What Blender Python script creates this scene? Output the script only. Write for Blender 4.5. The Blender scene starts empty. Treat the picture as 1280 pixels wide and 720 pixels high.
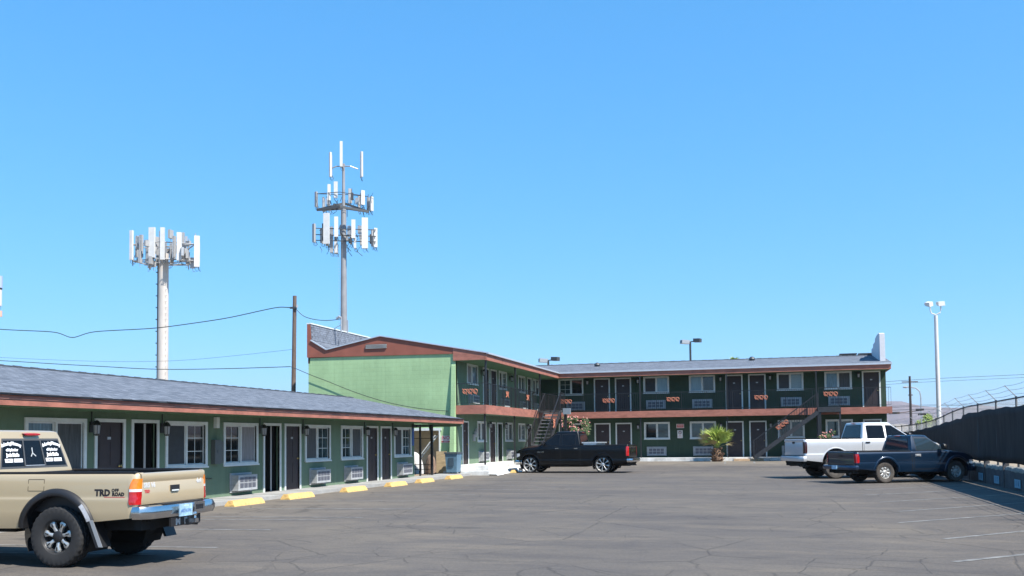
import bpy, bmesh, math, random
from mathutils import Vector, Matrix
random.seed(7)
R = math.radians
scene = bpy.context.scene
C = scene.collection

# ------------------------------------------------------------------ camera
cam_d = bpy.data.cameras.new('camera')
cam = bpy.data.objects.new('camera', cam_d); C.objects.link(cam); scene.camera = cam
cam_d.sensor_fit = 'HORIZONTAL'; cam_d.sensor_width = 36.0
cam_d.lens = 1210 / 1280 * 36.0
cam_d.shift_y = 130 / 1280
cam_d.clip_start = 0.1; cam_d.clip_end = 30000
yaw, pitch, roll = R(15.78), math.atan(60 / 1210), 0.0105
_right = Vector((math.cos(yaw), math.sin(yaw), 0)); _f0 = Vector((-math.sin(yaw), math.cos(yaw), 0))
_fwd = _f0 * math.cos(pitch) + Vector((0, 0, math.sin(pitch))); _up = _right.cross(_fwd)
_r2 = _right * math.cos(roll) - _up * math.sin(roll); _u2 = _up * math.cos(roll) + _right * math.sin(roll)
M = Matrix((( _r2.x, _u2.x, -_fwd.x, 0), (_r2.y, _u2.y, -_fwd.y, 0), (_r2.z, _u2.z, -_fwd.z, 1.59), (0, 0, 0, 1)))
cam.matrix_world = M

# ------------------------------------------------------------------ light
SX, SY = 0.70, 0.36           # shadow run per metre of height, along X and along Y
sun_vec = Vector((SX, -SY, 1)).normalized()
elev = math.asin(sun_vec.z); azim = math.atan2(sun_vec.x, sun_vec.y)   # azimuth from +Y towards +X
world = bpy.data.worlds.new('World'); scene.world = world; world.use_nodes = True
wn = world.node_tree; bg = wn.nodes['Background']
sky = wn.nodes.new('ShaderNodeTexSky'); sky.sky_type = 'NISHITA'; sky.sun_disc = False
sky.sun_elevation = elev; sky.sun_rotation = azim
sky.altitude = 0; sky.air_density = 1.0; sky.dust_density = 0.0; sky.ozone_density = 6.0
# the camera's colour response to a desert sky: one smooth curve per channel, the same in every direction
sp = wn.nodes.new('ShaderNodeSeparateColor'); cb_ = wn.nodes.new('ShaderNodeCombineColor'); wn.links.new(sky.outputs[0], sp.inputs[0])
for i_, (g_, k_) in enumerate(((0.86, 0.385), (0.56, 0.62), (0.50, 0.90))):
    s0 = wn.nodes.new('ShaderNodeMath'); s0.operation = 'MULTIPLY'; s0.inputs[1].default_value = 0.15; wn.links.new(sp.outputs[i_], s0.inputs[0])
    s1_ = wn.nodes.new('ShaderNodeMath'); s1_.operation = 'POWER'; s1_.inputs[1].default_value = g_; wn.links.new(s0.outputs[0], s1_.inputs[0])
    s2_ = wn.nodes.new('ShaderNodeMath'); s2_.operation = 'MULTIPLY'; s2_.inputs[1].default_value = k_/0.15; wn.links.new(s1_.outputs[0], s2_.inputs[0]); wn.links.new(s2_.outputs[0], cb_.inputs[i_])
wn.links.new(cb_.outputs[0], bg.inputs[0]); bg.inputs[1].default_value = 0.122
sun_d = bpy.data.lights.new('sun', 'SUN'); sun_d.energy = 5.0; sun_d.angle = R(0.53); sun_d.color = (1, 0.95, 0.87)
sun = bpy.data.objects.new('sun', sun_d); C.objects.link(sun)
sun.rotation_euler = sun_vec.to_track_quat('Z', 'Y').to_euler()
vs = scene.view_settings
vs.view_transform = 'Standard'; vs.look = 'None'; vs.gamma = 1; vs.use_curve_mapping = False
vs.exposure = 0.85

# ------------------------------------------------------------------ helpers
def gz(x, y):                                   # the lot rises a little to the back building
    t = min(max((y - 47.5) / 10.5, 0), 1)
    return 0.22 * t * t * (3 - 2 * t)

class MB:
    def __init__(s): s.v = []; s.f = []
    def quad(s, a, b, c, d):
        n = len(s.v); s.v += [tuple(a), tuple(b), tuple(c), tuple(d)]; s.f.append((n, n+1, n+2, n+3)); return s
    def box(s, x0, x1, y0, y1, z0, z1):
        n = len(s.v)
        s.v += [(x0,y0,z0),(x1,y0,z0),(x1,y1,z0),(x0,y1,z0),(x0,y0,z1),(x1,y0,z1),(x1,y1,z1),(x0,y1,z1)]
        s.f += [tuple(n+i for i in q) for q in ((0,3,2,1),(4,5,6,7),(0,1,5,4),(1,2,6,5),(2,3,7,6),(3,0,4,7))]; return s
    def boxm(s, m, hx, hy, hz):
        n = len(s.v)
        for z in (-hz, hz):
            for x, y in ((-hx,-hy),(hx,-hy),(hx,hy),(-hx,hy)): s.v.append(tuple(m @ Vector((x,y,z))))
        s.f += [tuple(n+i for i in q) for q in ((0,3,2,1),(4,5,6,7),(0,1,5,4),(1,2,6,5),(2,3,7,6),(3,0,4,7))]; return s
    def bar(s, a, b, w, h=None, up=(0,0,1)):    # rectangular bar from a to b
        a = Vector(a); b = Vector(b); h = h or w; d = b - a; L = d.length; d.normalize(); u = Vector(up)
        if abs(d.dot(u)) > 0.98: u = Vector((1,0,0))
        sd = d.cross(u).normalized(); u = sd.cross(d)
        m = Matrix((( d.x, sd.x, u.x, 0),(d.y, sd.y, u.y, 0),(d.z, sd.z, u.z, 0),(0,0,0,1)))
        m.translation = (a + b) / 2
        return s.boxm(m, L/2, w/2, h/2)
    def tube(s, pts, r, n=6, cap=True, r2=None):
        pts = [Vector(p) for p in pts]; base = len(s.v); k = len(pts)
        for i, p in enumerate(pts):
            d = (pts[min(i+1,k-1)] - pts[max(i-1,0)]).normalized()
            u = Vector((0,0,1)) if abs(d.z) < 0.9 else Vector((1,0,0))
            a = d.cross(u).normalized(); b = d.cross(a)
            rr = r if r2 is None else r + (r2 - r) * i / max(k-1, 1)
            for j in range(n):
                t = 2*math.pi*j/n; s.v.append(tuple(p + a*rr*math.cos(t) + b*rr*math.sin(t)))
        for i in range(k-1):
            for j in range(n):
                a = base+i*n+j; b = base+i*n+(j+1)%n; s.f.append((a, b, b+n, a+n))
        if cap:
            s.f.append(tuple(base+j for j in range(n))[::-1]); s.f.append(tuple(base+(k-1)*n+j for j in range(n)))
        return s
    def prism(s, poly, axis, t0, t1):           # polygon given in the two other axes, extruded along axis
        n = len(s.v); k = len(poly)
        for t in (t0, t1):
            for p, q in poly:
                s.v.append({'x': (t,p,q), 'y': (p,t,q), 'z': (p,q,t)}[axis])
        s.f.append(tuple(range(n, n+k))); s.f.append(tuple(range(n+2*k-1, n+k-1, -1)))
        for i in range(k):
            j = (i+1) % k; s.f.append((n+j, n+i, n+k+i, n+k+j))
        return s
    def grid(s, P):                              # P[i][j] rows of points
        n = len(s.v); a = len(P); b = len(P[0])
        for r_ in P: s.v += [tuple(p) for p in r_]
        for i in range(a-1):
            for j in range(b-1):
                q = n+i*b+j; s.f.append((q, q+1, q+b+1, q+b))
        return s
    def lathe(s, prof, n, axis='y', c=(0,0,0)):  # prof: (radius, position along axis)
        base = len(s.v); k = len(prof)
        for i, (r, h) in enumerate(prof):
            for j in range(n):
                rr = r(j) if callable(r) else r
                t = 2*math.pi*j/n; a, b = rr*math.cos(t), rr*math.sin(t)
                p = {'y': (a, h, b), 'z': (a, b, h), 'x': (h, a, b)}[axis]
                s.v.append((p[0]+c[0], p[1]+c[1], p[2]+c[2]))
        for i in range(k-1):
            for j in range(n):
                a = base+i*n+j; b = base+i*n+(j+1)%n; s.f.append((a, b, b+n, a+n))
        return s
    def mesh(s, name, m, smooth=None, merge=False):
        me = bpy.data.meshes.new(name); me.from_pydata(s.v, [], s.f)
        bm = bmesh.new(); bm.from_mesh(me)
        if merge:
            bmesh.ops.remove_doubles(bm, verts=bm.verts, dist=0.0006)
            bmesh.ops.dissolve_degenerate(bm, edges=bm.edges, dist=0.0004)
        bmesh.ops.recalc_face_normals(bm, faces=bm.faces)
        bm.to_mesh(me); bm.free()
        me.materials.append(m)
        if smooth is not None:
            me.shade_smooth()
            me.set_sharp_from_angle(angle=R(smooth))
        return me

def tag(o, label=None, cat=None, group=None, kind=None):
    if label: o['label'] = label
    if cat: o['category'] = cat
    if group: o['group'] = group
    if kind: o['kind'] = kind
    return o
def link(name, data, parent=None, loc=(0,0,0), rz=0.0):
    o = bpy.data.objects.new(name, data); C.objects.link(o); o.parent = parent
    o.location = loc; o.rotation_euler = (0,0,rz); return o
def obj(name, mb, m, parent=None, loc=(0,0,0), rz=0.0, smooth=None, merge=False):
    return link(name, mb.mesh(name, m, smooth, merge), parent, loc, rz)
def thing(name, label, cat, loc=(0,0,0), rz=0.0, group=None):
    return tag(link(name, None, None, loc, rz), label, cat, group)
def copy_tree(o, parent=None):
    c = o.copy(); C.objects.link(c); c.parent = parent
    for ch in o.children: copy_tree(ch, c)
    return c

# ------------------------------------------------------------------ materials
MATS = {}
def mat(name, col, rough=0.7, metal=0.0, spec=0.5, noise=0.0, nscale=6.0, bump=0.0, bscale=40.0, coat=0.0, dirt=None, emis=None, alpha=1, stretch=(1,1,1)):
    if name in MATS: return MATS[name]
    m = bpy.data.materials.new(name); m.use_nodes = True; MATS[name] = m
    nt = m.node_tree; b = nt.nodes['Principled BSDF']
    b.inputs['Base Color'].default_value = (*col, 1); b.inputs['Roughness'].default_value = rough
    b.inputs['Metallic'].default_value = metal; b.inputs['Specular IOR Level'].default_value = spec
    b.inputs['Coat Weight'].default_value = coat; b.inputs['Coat Roughness'].default_value = 0.06
    if noise or bump:
        tc = nt.nodes.new('ShaderNodeTexCoord'); mp = nt.nodes.new('ShaderNodeMapping'); mp.inputs['Scale'].default_value = stretch
        nt.links.new(tc.outputs['Object'], mp.inputs[0])
    if noise:
        n = nt.nodes.new('ShaderNodeTexNoise'); n.inputs['Scale'].default_value = nscale; n.inputs['Detail'].default_value = 7; n.inputs['Roughness'].default_value = 0.65
        nt.links.new(mp.outputs[0], n.inputs[0])
        rp = nt.nodes.new('ShaderNodeValToRGB'); e = rp.color_ramp.elements
        e[0].position = 0.3; e[1].position = 0.72
        d = dirt or tuple(c*(1-noise) for c in col)
        e[0].color = (*d, 1); e[1].color = (*(min(c*(1+noise*0.6), 0.95) for c in col), 1)
        nt.links.new(n.outputs[0], rp.inputs[0]); nt.links.new(rp.outputs[0], b.inputs['Base Color'])
    if bump:
        n2 = nt.nodes.new('ShaderNodeTexNoise'); n2.inputs['Scale'].default_value = bscale; n2.inputs['Detail'].default_value = 4
        nt.links.new(mp.outputs[0], n2.inputs[0])
        bp = nt.nodes.new('ShaderNodeBump'); bp.inputs['Strength'].default_value = bump; bp.inputs['Distance'].default_value = 0.02
        nt.links.new(n2.outputs[0], bp.inputs['Height']); nt.links.new(bp.outputs[0], b.inputs['Normal'])
    if emis: b.inputs['Emission Color'].default_value = (*emis[:3],1); b.inputs['Emission Strength'].default_value = emis[3]
    return m

class NT:                                        # short-hand for longer node trees
    def __init__(s, name, rough=0.8):
        s.m = bpy.data.materials.new(name); s.m.use_nodes = True; MATS[name] = s.m
        s.t = s.m.node_tree; s.b = s.t.nodes['Principled BSDF']; s.b.inputs['Roughness'].default_value = rough; s.b.inputs['Specular IOR Level'].default_value = 0.18
        s.tc = s.t.nodes.new('ShaderNodeTexCoord')
    def n(s, typ, ins=None, **kw):
        x = s.t.nodes.new(typ)
        for k, v in kw.items(): setattr(x, k, v)
        for k, v in (ins or {}).items():
            if hasattr(v, 'is_output') or isinstance(v, bpy.types.NodeSocket): s.t.links.new(v, x.inputs[k])
            else: x.inputs[k].default_value = v
        return x
    def map(s, scale=(1,1,1), rot=(0,0,0)):
        return s.n('ShaderNodeMapping', {0: s.tc.outputs['Object'], 'Scale': scale, 'Rotation': rot}).outputs[0]
    def noise(s, v, scale, detail=5, rough=0.6): return s.n('ShaderNodeTexNoise', {0: v, 'Scale': scale, 'Detail': detail, 'Roughness': rough}).outputs[0]
    def ramp(s, f, stops):
        x = s.n('ShaderNodeValToRGB', {0: f}); e = x.color_ramp.elements
        while len(e) < len(stops): e.new(0.5)
        for el, (p, c) in zip(e, stops): el.position = p; el.color = (*c, 1) if len(c) == 3 else c
        return x.outputs[0]
    def mix(s, f, a, b, mode='MIX'):
        x = s.n('ShaderNodeMix', data_type='RGBA', blend_type=mode)
        for i, v in ((0, f), (6, a), (7, b)):
            if isinstance(v, bpy.types.NodeSocket): s.t.links.new(v, x.inputs[i])
            elif i == 0: x.inputs[0].default_value = v
            else: x.inputs[i].default_value = (*v, 1)
        return x.outputs[2]
    def math(s, op, a, b=0.0, c=0.0): return s.n('ShaderNodeMath', {0: a, 1: b, 2: c}, operation=op).outputs[0]
    def col(s, v): s.t.links.new(v, s.b.inputs['Base Color'])
    def rough(s, v): s.t.links.new(v, s.b.inputs['Roughness'])
    def bump(s, h, strength=0.4, dist=0.02):
        x = s.n('ShaderNodeBump', {'Height': h, 'Strength': strength, 'Distance': dist}); s.t.links.new(x.outputs[0], s.b.inputs['Normal'])
BW = lambda v: (v, v, v)

def make_asphalt():
    a = NT('asphalt', 0.85); v = a.map()
    big = a.noise(v, 0.16, 6, 0.6); mid = a.noise(a.map((0.35, 1.1, 1)), 0.9, 6, 0.65); fine = a.noise(v, 26, 3, 0.7); grit = a.noise(v, 110, 2, 0.6)
    c = a.ramp(big, [(0.3, (0.074,0.071,0.070)), (0.5, (0.096,0.091,0.086)), (0.72, (0.140,0.127,0.104))])
    c = a.mix(a.ramp(mid, [(0.35, BW(0)), (0.75, BW(0.6))]), c, (0.145,0.133,0.112))
    tan = a.ramp(a.noise(a.map((0.5,1.6,1)), 0.55, 7, 0.7), [(0.52, BW(0)), (0.78, BW(0.6))])
    c = a.mix(tan, c, (0.20,0.175,0.135))
    c = a.mix(a.ramp(a.noise(a.map((0.7,0.22,1)), 0.8, 6, 0.7), [(0.56, BW(0)), (0.72, BW(0.45))]), c, (0.062,0.063,0.07))
    c = a.mix(0.6, c, a.ramp(fine, [(0.3, BW(0.3)), (0.7, BW(0.72))]), 'OVERLAY')
    c = a.mix(0.55, c, a.ramp(grit, [(0.3, BW(0.25)), (0.7, BW(0.75))]), 'OVERLAY')
    # dust that has washed down to the back curb and along the stalls
    sx = a.n('ShaderNodeSeparateXYZ', {0: v}); dn = a.noise(v, 0.6, 6, 0.7)
    d1 = a.ramp(a.math('ADD', a.math('MULTIPLY', a.math('SUBTRACT', sx.outputs[1], 52.2), 0.16), dn), [(0.45, BW(0)), (0.95, BW(0.85))])
    d2 = a.ramp(a.math('ADD', a.math('MULTIPLY', a.math('SUBTRACT', -9.5, sx.outputs[0]), 0.09), a.noise(a.map((0.35,1.6,1)), 0.9, 7, 0.75)), [(0.56, BW(0)), (0.85, BW(0.6))])
    c = a.mix(a.math('MAXIMUM', d1, d2), c, (0.185,0.168,0.138))
    # darker worn blotches of many sizes
    c = a.mix(a.ramp(a.noise(a.map((0.8,1.3,1), (0,0,0.7)), 1.7, 8, 0.78), [(0.50, BW(0)), (0.66, BW(0.42))]), c, (0.060,0.059,0.062))
    c = a.mix(a.ramp(a.noise(a.map((1.0,2.2,1), (0,0,2.0)), 3.5, 8, 0.8), [(0.56, BW(0)), (0.70, BW(0.40))]), c, (0.165,0.155,0.135))
    c = a.mix(1.0, c, (1.05,0.99,0.96), 'MULTIPLY')
    # cracks: distorted cells, kept only where a slow mask lets them
    dis = a.n('ShaderNodeMix', {0: 0.16, 4: v, 5: a.n('ShaderNodeTexNoise', {0: v, 'Scale': 1.3, 'Detail': 6, 'Roughness': 0.7}).outputs[1]}, data_type='VECTOR').outputs[1]
    def crack(scale, w, lo, hi, sd):
        vo = a.n('ShaderNodeTexVoronoi', {0: dis, 'Scale': scale}, feature='DISTANCE_TO_EDGE').outputs[0]
        line = a.ramp(vo, [(0.0, BW(1)), (w, BW(0))])
        mask = a.ramp(a.noise(a.map((1,1,1), (0,0,sd)), 0.35, 3), [(lo, BW(0)), (hi, BW(1))])
        return a.math('MULTIPLY', line, mask)
    k = a.math('MAXIMUM', crack(0.36, 0.008, 0.36, 0.50, 1.0), crack(1.25, 0.02, 0.44, 0.58, 2.2))
    c = a.mix(a.math('MULTIPLY', k, 0.45), c, (0.036,0.034,0.033))
    # oil stains
    st = a.ramp(a.n('ShaderNodeTexVoronoi', {0: a.map((0.5,1,1)), 'Scale': 0.55}).outputs[0], [(0.03, BW(0.5)), (0.13, BW(0))])
    c = a.mix(st, c, (0.04,0.04,0.042))
    a.col(c); a.rough(a.ramp(fine, [(0.3, BW(0.78)), (0.7, BW(0.95))]))
    h = a.math('SUBTRACT', a.math('ADD', a.math('MULTIPLY', fine, 0.5), a.math('MULTIPLY', grit, 0.4)), a.math('MULTIPLY', k, 1.0))
    a.bump(h, 0.5, 0.012); return a.m
def make_stucco(name, col, wear=(0.8, 1.12), block=False):
    a = NT(name, 0.88); v = a.map()
    big = a.noise(v, 0.45, 6, 0.6); st = a.noise(a.map((3.0, 3.0, 0.35)), 1.2, 5, 0.7); fine = a.noise(v, 45, 4, 0.7)
    lo = tuple(c*wear[0] for c in col); hi = tuple(c*wear[1] for c in col)
    c = a.ramp(big, [(0.3, lo), (0.7, hi)])
    c = a.mix(a.ramp(st, [(0.5, BW(0)), (0.78, BW(0.35))]), c, tuple(min(x*1.25+0.03, 0.9) for x in col))
    c = a.mix(a.ramp(a.noise(v, 2.3, 6, 0.75), [(0.6, BW(0)), (0.75, BW(0.35))]), c, tuple(x*0.7 for x in col))
    c = a.mix(a.ramp(a.noise(a.map((4.5, 4.5, 0.22)), 1.0, 4, 0.6), [(0.56, BW(0)), (0.72, BW(0.3))]), c, tuple(x*0.55 for x in col))
    h = a.math('MULTIPLY', fine, 0.6)
    if block:
        sw = a.n('ShaderNodeSeparateXYZ', {0: v}); cv = a.n('ShaderNodeCombineXYZ', {0: a.math('ADD', sw.outputs[0], sw.outputs[1]), 1: sw.outputs[2]}).outputs[0]
        br = a.n('ShaderNodeTexBrick', {0: cv, 'Scale': 1.0, 'Mortar Size': 0.012, 'Mortar Smooth': 0.3, 'Brick Width': 0.41, 'Row Height': 0.205, 'Color1': (*BW(0.93),1), 'Color2': (*BW(1.0),1), 'Mortar': (*BW(0.8),1)})
        c = a.mix(0.35, c, br.outputs[0], 'MULTIPLY')
        h = a.math('SUBTRACT', h, a.math('MULTIPLY', br.outputs[1], 0.35))
    a.col(c); a.bump(h, 0.5, 0.012); return a.m
def make_shingles():
    a = NT('shingles', 0.92); v = a.map()
    sw = a.n('ShaderNodeSeparateXYZ', {0: a.tc.outputs['UV']})
    cv = a.n('ShaderNodeCombineXYZ', {0: sw.outputs[0], 1: sw.outputs[1]}).outputs[0]
    br = a.n('ShaderNodeTexBrick', {0: cv, 'Scale': 1.0, 'Mortar Size': 0.008, 'Mortar Smooth': 0.2, 'Brick Width': 0.24, 'Row Height': 0.15, 'Color1': (0.095,0.11,0.135,1), 'Color2': (0.17,0.19,0.225,1), 'Mortar': (0.05,0.055,0.065,1)})
    c = br.outputs[0]
    c = a.mix(0.5, c, a.ramp(a.noise(a.n('ShaderNodeMapping', {0: cv, 'Scale': (1.2, 3.2, 1)}).outputs[0], 1.6, 5, 0.7), [(0.3, BW(0.28)), (0.7, BW(0.75))]), 'OVERLAY')
    c = a.mix(0.3, c, a.ramp(a.noise(v, 60, 2), [(0.3, BW(0.25)), (0.7, BW(0.75))]), 'OVERLAY')
    a.col(c); a.bump(a.math('MULTIPLY', br.outputs[1], -1), 0.6, 0.01); return a.m
def make_paint_line():
    a = NT('line_paint', 0.8); v = a.map()
    f = a.ramp(a.noise(v, 3.2, 8, 0.8), [(0.42, BW(0.0)), (0.66, BW(0.62))])
    a.col(a.mix(f, (0.12,0.118,0.115), (0.42,0.41,0.38))); return a.m
def make_desert():
    a = NT('desert_ground', 0.95); v = a.map()
    c = a.ramp(a.noise(v, 0.05, 8, 0.7), [(0.3, (0.22,0.17,0.12)), (0.6, (0.32,0.26,0.19)), (0.75, (0.16,0.16,0.1))])
    a.col(c); return a.m
def make_mountain():
    a = NT('mountain_rock', 0.95); v = a.map((1,1,1.8))
    c = a.ramp(a.noise(v, 0.004, 9, 0.7), [(0.3, (0.13,0.085,0.085)), (0.55, (0.26,0.18,0.16)), (0.72, (0.36,0.29,0.24))])
    a.col(c); a.bump(a.noise(v, 0.006, 9, 0.7), 1.0, 60); return a.m
def make_green_net():
    a = NT('screen_mesh', 0.8); v = a.map((1, 1, 1))
    c = a.ramp(a.noise(a.map((1,1,0.3)), 2.0, 5, 0.6), [(0.3, (0.022,0.019,0.018)), (0.75, (0.042,0.037,0.035))])
    a.col(c); a.bump(a.noise(a.map((1,0.6,0.35)), 3.0, 3), 0.5, 0.06); return a.m
def make_bark(name, c1, c2, sc):
    a = NT(name, 0.9); v = a.map(sc)
    n = a.noise(v, 6, 6, 0.7); a.col(a.ramp(n, [(0.3, c1), (0.7, c2)])); a.bump(n, 0.7, 0.02); return a.m

asphalt = make_asphalt(); line_m = make_paint_line(); desert_m = make_desert(); rock_m = make_mountain()
green = make_stucco('green_stucco', (0.140, 0.202, 0.140))
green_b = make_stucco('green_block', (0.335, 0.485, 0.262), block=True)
green_shade = make_stucco('green_stucco_shade', (0.042, 0.070, 0.047))  # same green darkened: deep walkway shade of the back wing painted into the colour
shingle = make_shingles(); net_m = make_green_net()
soffit_m = mat('soffit_paint', (0.17,0.27,0.17), 0.9, noise=0.2, nscale=2)
brown = mat('brown_fascia', (0.35,0.135,0.094), 0.7, noise=0.35, nscale=2.2, bump=0.2, bscale=30, stretch=(1,1,3))
brown_up = mat('brown_gable_paint', (0.27,0.085,0.055), 0.75, noise=0.2, nscale=1.5, bump=0.2, bscale=30)
trim = mat('white_trim', (0.66,0.69,0.68), 0.5, noise=0.12, nscale=5)
alu = mat('eave_metal', (0.55,0.58,0.62), 0.4, metal=0.4, noise=0.1)
door_m = mat('brown_door', (0.032,0.02,0.022), 0.55, noise=0.25, nscale=4)
dark_m = mat('dark_room', (0.008,0.008,0.009), 0.9)
jam_m = mat('door_jamb', (0.35,0.34,0.33), 0.6)
brass = mat('brass', (0.5,0.38,0.16), 0.35, metal=1)
glass_d = mat('window_glass_dark', (0.012,0.016,0.018), 0.04, spec=0.7)
glass_g = mat('window_glass_green', (0.03,0.055,0.06), 0.05, spec=0.7, noise=0.5, nscale=1.2)
glass_b = mat('window_glass_curtain', (0.16,0.26,0.32), 0.08, spec=0.6, noise=0.25, nscale=2, stretch=(6,6,1))
screen_pane = mat('insect_screen', (0.045,0.05,0.056), 0.6, noise=0.3, nscale=2)
curtain_m = mat('curtain', (0.25,0.24,0.25), 0.9, noise=0.4, nscale=6, stretch=(5,5,0.4))
ac_m = mat('ac_metal', (0.36,0.37,0.38), 0.5, noise=0.3, nscale=3, stretch=(1,1,3))
ac_d = mat('ac_grille', (0.11,0.115,0.14), 0.6)
black_i = mat('black_iron', (0.018,0.018,0.02), 0.45, noise=0.3, nscale=8)
lampglass = mat('lantern_glass', (0.35,0.36,0.38), 0.15, spec=0.7)
concrete = mat('concrete_walk', (0.34,0.335,0.32), 0.9, noise=0.22, nscale=1.6, bump=0.3, bscale=50)
curb_w = mat('white_curb_paint', (0.70,0.70,0.68), 0.8, noise=0.35, nscale=2.2, dirt=(0.42,0.41,0.38))
wall_c = mat('block_wall_concrete', (0.085,0.08,0.08), 0.9, noise=0.45, nscale=3, bump=0.6, bscale=20)
pale_c = mat('ragged_top_sun_tone', (0.26,0.25,0.22), 0.9, noise=0.4, nscale=6, bump=0.6, bscale=20)  # wall concrete in a paler tone, painting sunlight onto the ragged panel tops
yellow = mat('yellow_paint', (0.66,0.45,0.14), 0.8, noise=0.35, nscale=7, bump=0.5, bscale=18, dirt=(0.42,0.26,0.11))
orange_m = mat('rusty_orange_iron', (0.48,0.17,0.10), 0.65, noise=0.35, nscale=20)
galv = mat('galvanised_steel', (0.42,0.43,0.44), 0.45, metal=0.5, noise=0.15)
galv_d = mat('weathered_steel', (0.075,0.08,0.085), 0.5, metal=0.4)
white_mast = mat('white_mast', (0.52,0.48,0.44), 0.6, noise=0.15, nscale=2, stretch=(1,1,0.3))
grey_mast = mat('grey_mast', (0.25,0.255,0.27), 0.55, noise=0.2, nscale=1)
antenna_w = mat('antenna_white', (0.60,0.60,0.59), 0.5, noise=0.12, nscale=2)
antenna_g = mat('antenna_grey', (0.34,0.34,0.34), 0.5, noise=0.1)
wood_m = make_bark('pole_wood', (0.085,0.06,0.05), (0.20,0.15,0.125), (6,6,0.6))
wire_m = mat('wire_rubber', (0.02,0.03,0.03), 0.6)
rubber = mat('tyre_rubber', (0.022,0.022,0.023), 0.82, noise=0.25, nscale=10)
rubber_d = mat('tyre_rubber_dusty', (0.075,0.066,0.058), 0.9, noise=0.5, nscale=5)
chrome = mat('chrome', (0.62,0.61,0.60), 0.2, metal=1.0)
alloy = mat('machined_alloy', (0.60,0.60,0.58), 0.42, metal=0.75)
blackpl = mat('black_plastic', (0.014,0.014,0.016), 0.5)
under_m = mat('underbody', (0.012,0.012,0.012), 0.9)
red_l = mat('red_lens', (0.42,0.012,0.014), 0.12, spec=0.6, coat=0.5, noise=0.3, nscale=14)
dred_l = mat('smoked_red_lens', (0.05,0.012,0.012), 0.12, spec=0.6, coat=0.5)
amber_l = mat('amber_lens', (0.75,0.21,0.02), 0.12, spec=0.6, coat=0.5, noise=0.3, nscale=14)
clear_l = mat('clear_lens', (0.62,0.6,0.64), 0.1, spec=0.7, coat=0.5)
carglass = mat('car_glass', (0.005,0.006,0.008), 0.03, spec=0.28)
carglass_t = mat('car_glass_bluish', (0.02,0.034,0.045), 0.03, spec=0.5)
p_tan = mat('tan_paint', (0.50,0.395,0.25), 0.38, metal=0.25, coat=0.6, noise=0.03, nscale=1.2)
p_black = mat('black_paint', (0.003,0.003,0.0035), 0.3, spec=0.25, coat=0.2)
p_silver = mat('silver_paint', (0.60,0.60,0.60), 0.34, metal=0.3, coat=0.6, noise=0.03)
p_blue = mat('navy_paint', (0.004,0.018,0.043), 0.28, metal=0.3, coat=0.45)
white_v = mat('white_vinyl', (0.85,0.85,0.85), 0.5)
black_v = mat('black_vinyl', (0.015,0.012,0.015), 0.5)
red_v = mat('red_vinyl', (0.5,0.04,0.05), 0.5)
blue_v = mat('blue_vinyl', (0.04,0.12,0.4), 0.5)
sign_w = mat('sign_white', (0.72,0.66,0.64), 0.5)
sign_r = mat('sign_red', (0.55,0.10,0.10), 0.5)
sign_p = mat('placard_blue', (0.16,0.36,0.46), 0.5)
plate_m = mat('plate_blue', (0.35,0.55,0.72), 0.35, noise=0.5, nscale=12)

# ------------------------------------------------------------------ text
def text_mb(txt, size, fn, spacing=1.0, bold=0.0):
    cu = bpy.data.curves.new('text', 'FONT'); cu.body = txt; cu.size = size; cu.align_x = 'CENTER'; cu.align_y = 'CENTER'
    cu.space_character = spacing; cu.offset = bold; cu.resolution_u = 2
    o = bpy.data.objects.new('text', cu); C.objects.link(o)
    dg = bpy.context.evaluated_depsgraph_get(); me = bpy.data.meshes.new_from_object(o.evaluated_get(dg))
    mb = MB(); mb.v = [tuple(fn(v.co.x, v.co.y)) for v in me.vertices]; mb.f = [tuple(p.vertices) for p in me.polygons]
    bpy.data.objects.remove(o); bpy.data.curves.remove(cu); bpy.data.meshes.remove(me)
    return mb

# ------------------------------------------------------------------ ground, lot, walks
def sheet(name, xs, ys, m, dz, label=None, zf=gz):
    mb = MB(); mb.grid([[(x, y, zf(x, y) + dz) for y in ys] for x in xs])
    o = obj(name, mb, m, smooth=60); return tag(o, label, None, None, 'structure')
lin = lambda a, b, n: [a + (b-a)*i/(n-1) for i in range(n)]
sheet('ground', [-9000,-2000,-400,-120,-60,-30,-14.2,0,6.9,30,60,120,400,2000,9000], [-3000,-400,-60,-20,0,20,40]+lin(47,59,9)+[62,80,120,400,2000,12000], desert_m, -0.03,
      'sandy desert ground beyond the parking lot')
lot = sheet('parking_lot', [-14.1,-12,-9,-6,-3,0,3,6.75], [-20,-10,0,10,20,30,40,44]+lin(47,58.6,16), asphalt, 0.0, 'grey cracked asphalt of the motel parking lot')

def stripe(x0, y0, x1, y1, w=0.10, dz=0.004, n=6):
    d = Vector((x1-x0, y1-y0, 0)); d.normalize(); s = Vector((-d.y, d.x, 0)) * w/2
    P = []
    for i in range(n):
        t = i/(n-1); x = x0+(x1-x0)*t; y = y0+(y1-y0)*t
        P.append([(x+s.x, y+s.y, gz(x,y)+dz), (x-s.x, y-s.y, gz(x,y)+dz)])
    mb = MB(); mb.grid(P); obj('stall_line', mb, line_m, lot)
for y0 in (10.4,13.3,16.2,19.1,21.9,24.9,27.8,30.6,33.5,36.4,39.3,42.2):
    stripe(2.2 + random.uniform(-.3,.3), y0, 6.15, y0 + 4.1)
for y0 in (11.9,12.9,15.7,17.9,18.6,21.1,24.0,26.9,29.8,32.7,35.8,38.6):
    stripe(-13.2, y0 - 0.25, -8.7 + random.uniform(-.5,.5), y0 + 0.15)
for x0 in (-3.45,-1.85): stripe(x0, 57.9, x0 + 0.15, 54.6)
stripe(0.1, 57.4, 1.6, 54.9); stripe(-11.0, 47.2, -9.0, 50.5, .12); stripe(-12.6, 43.4, -9.2, 43.0); stripe(-12.9, 41.3, -10.4, 41.9)

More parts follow.
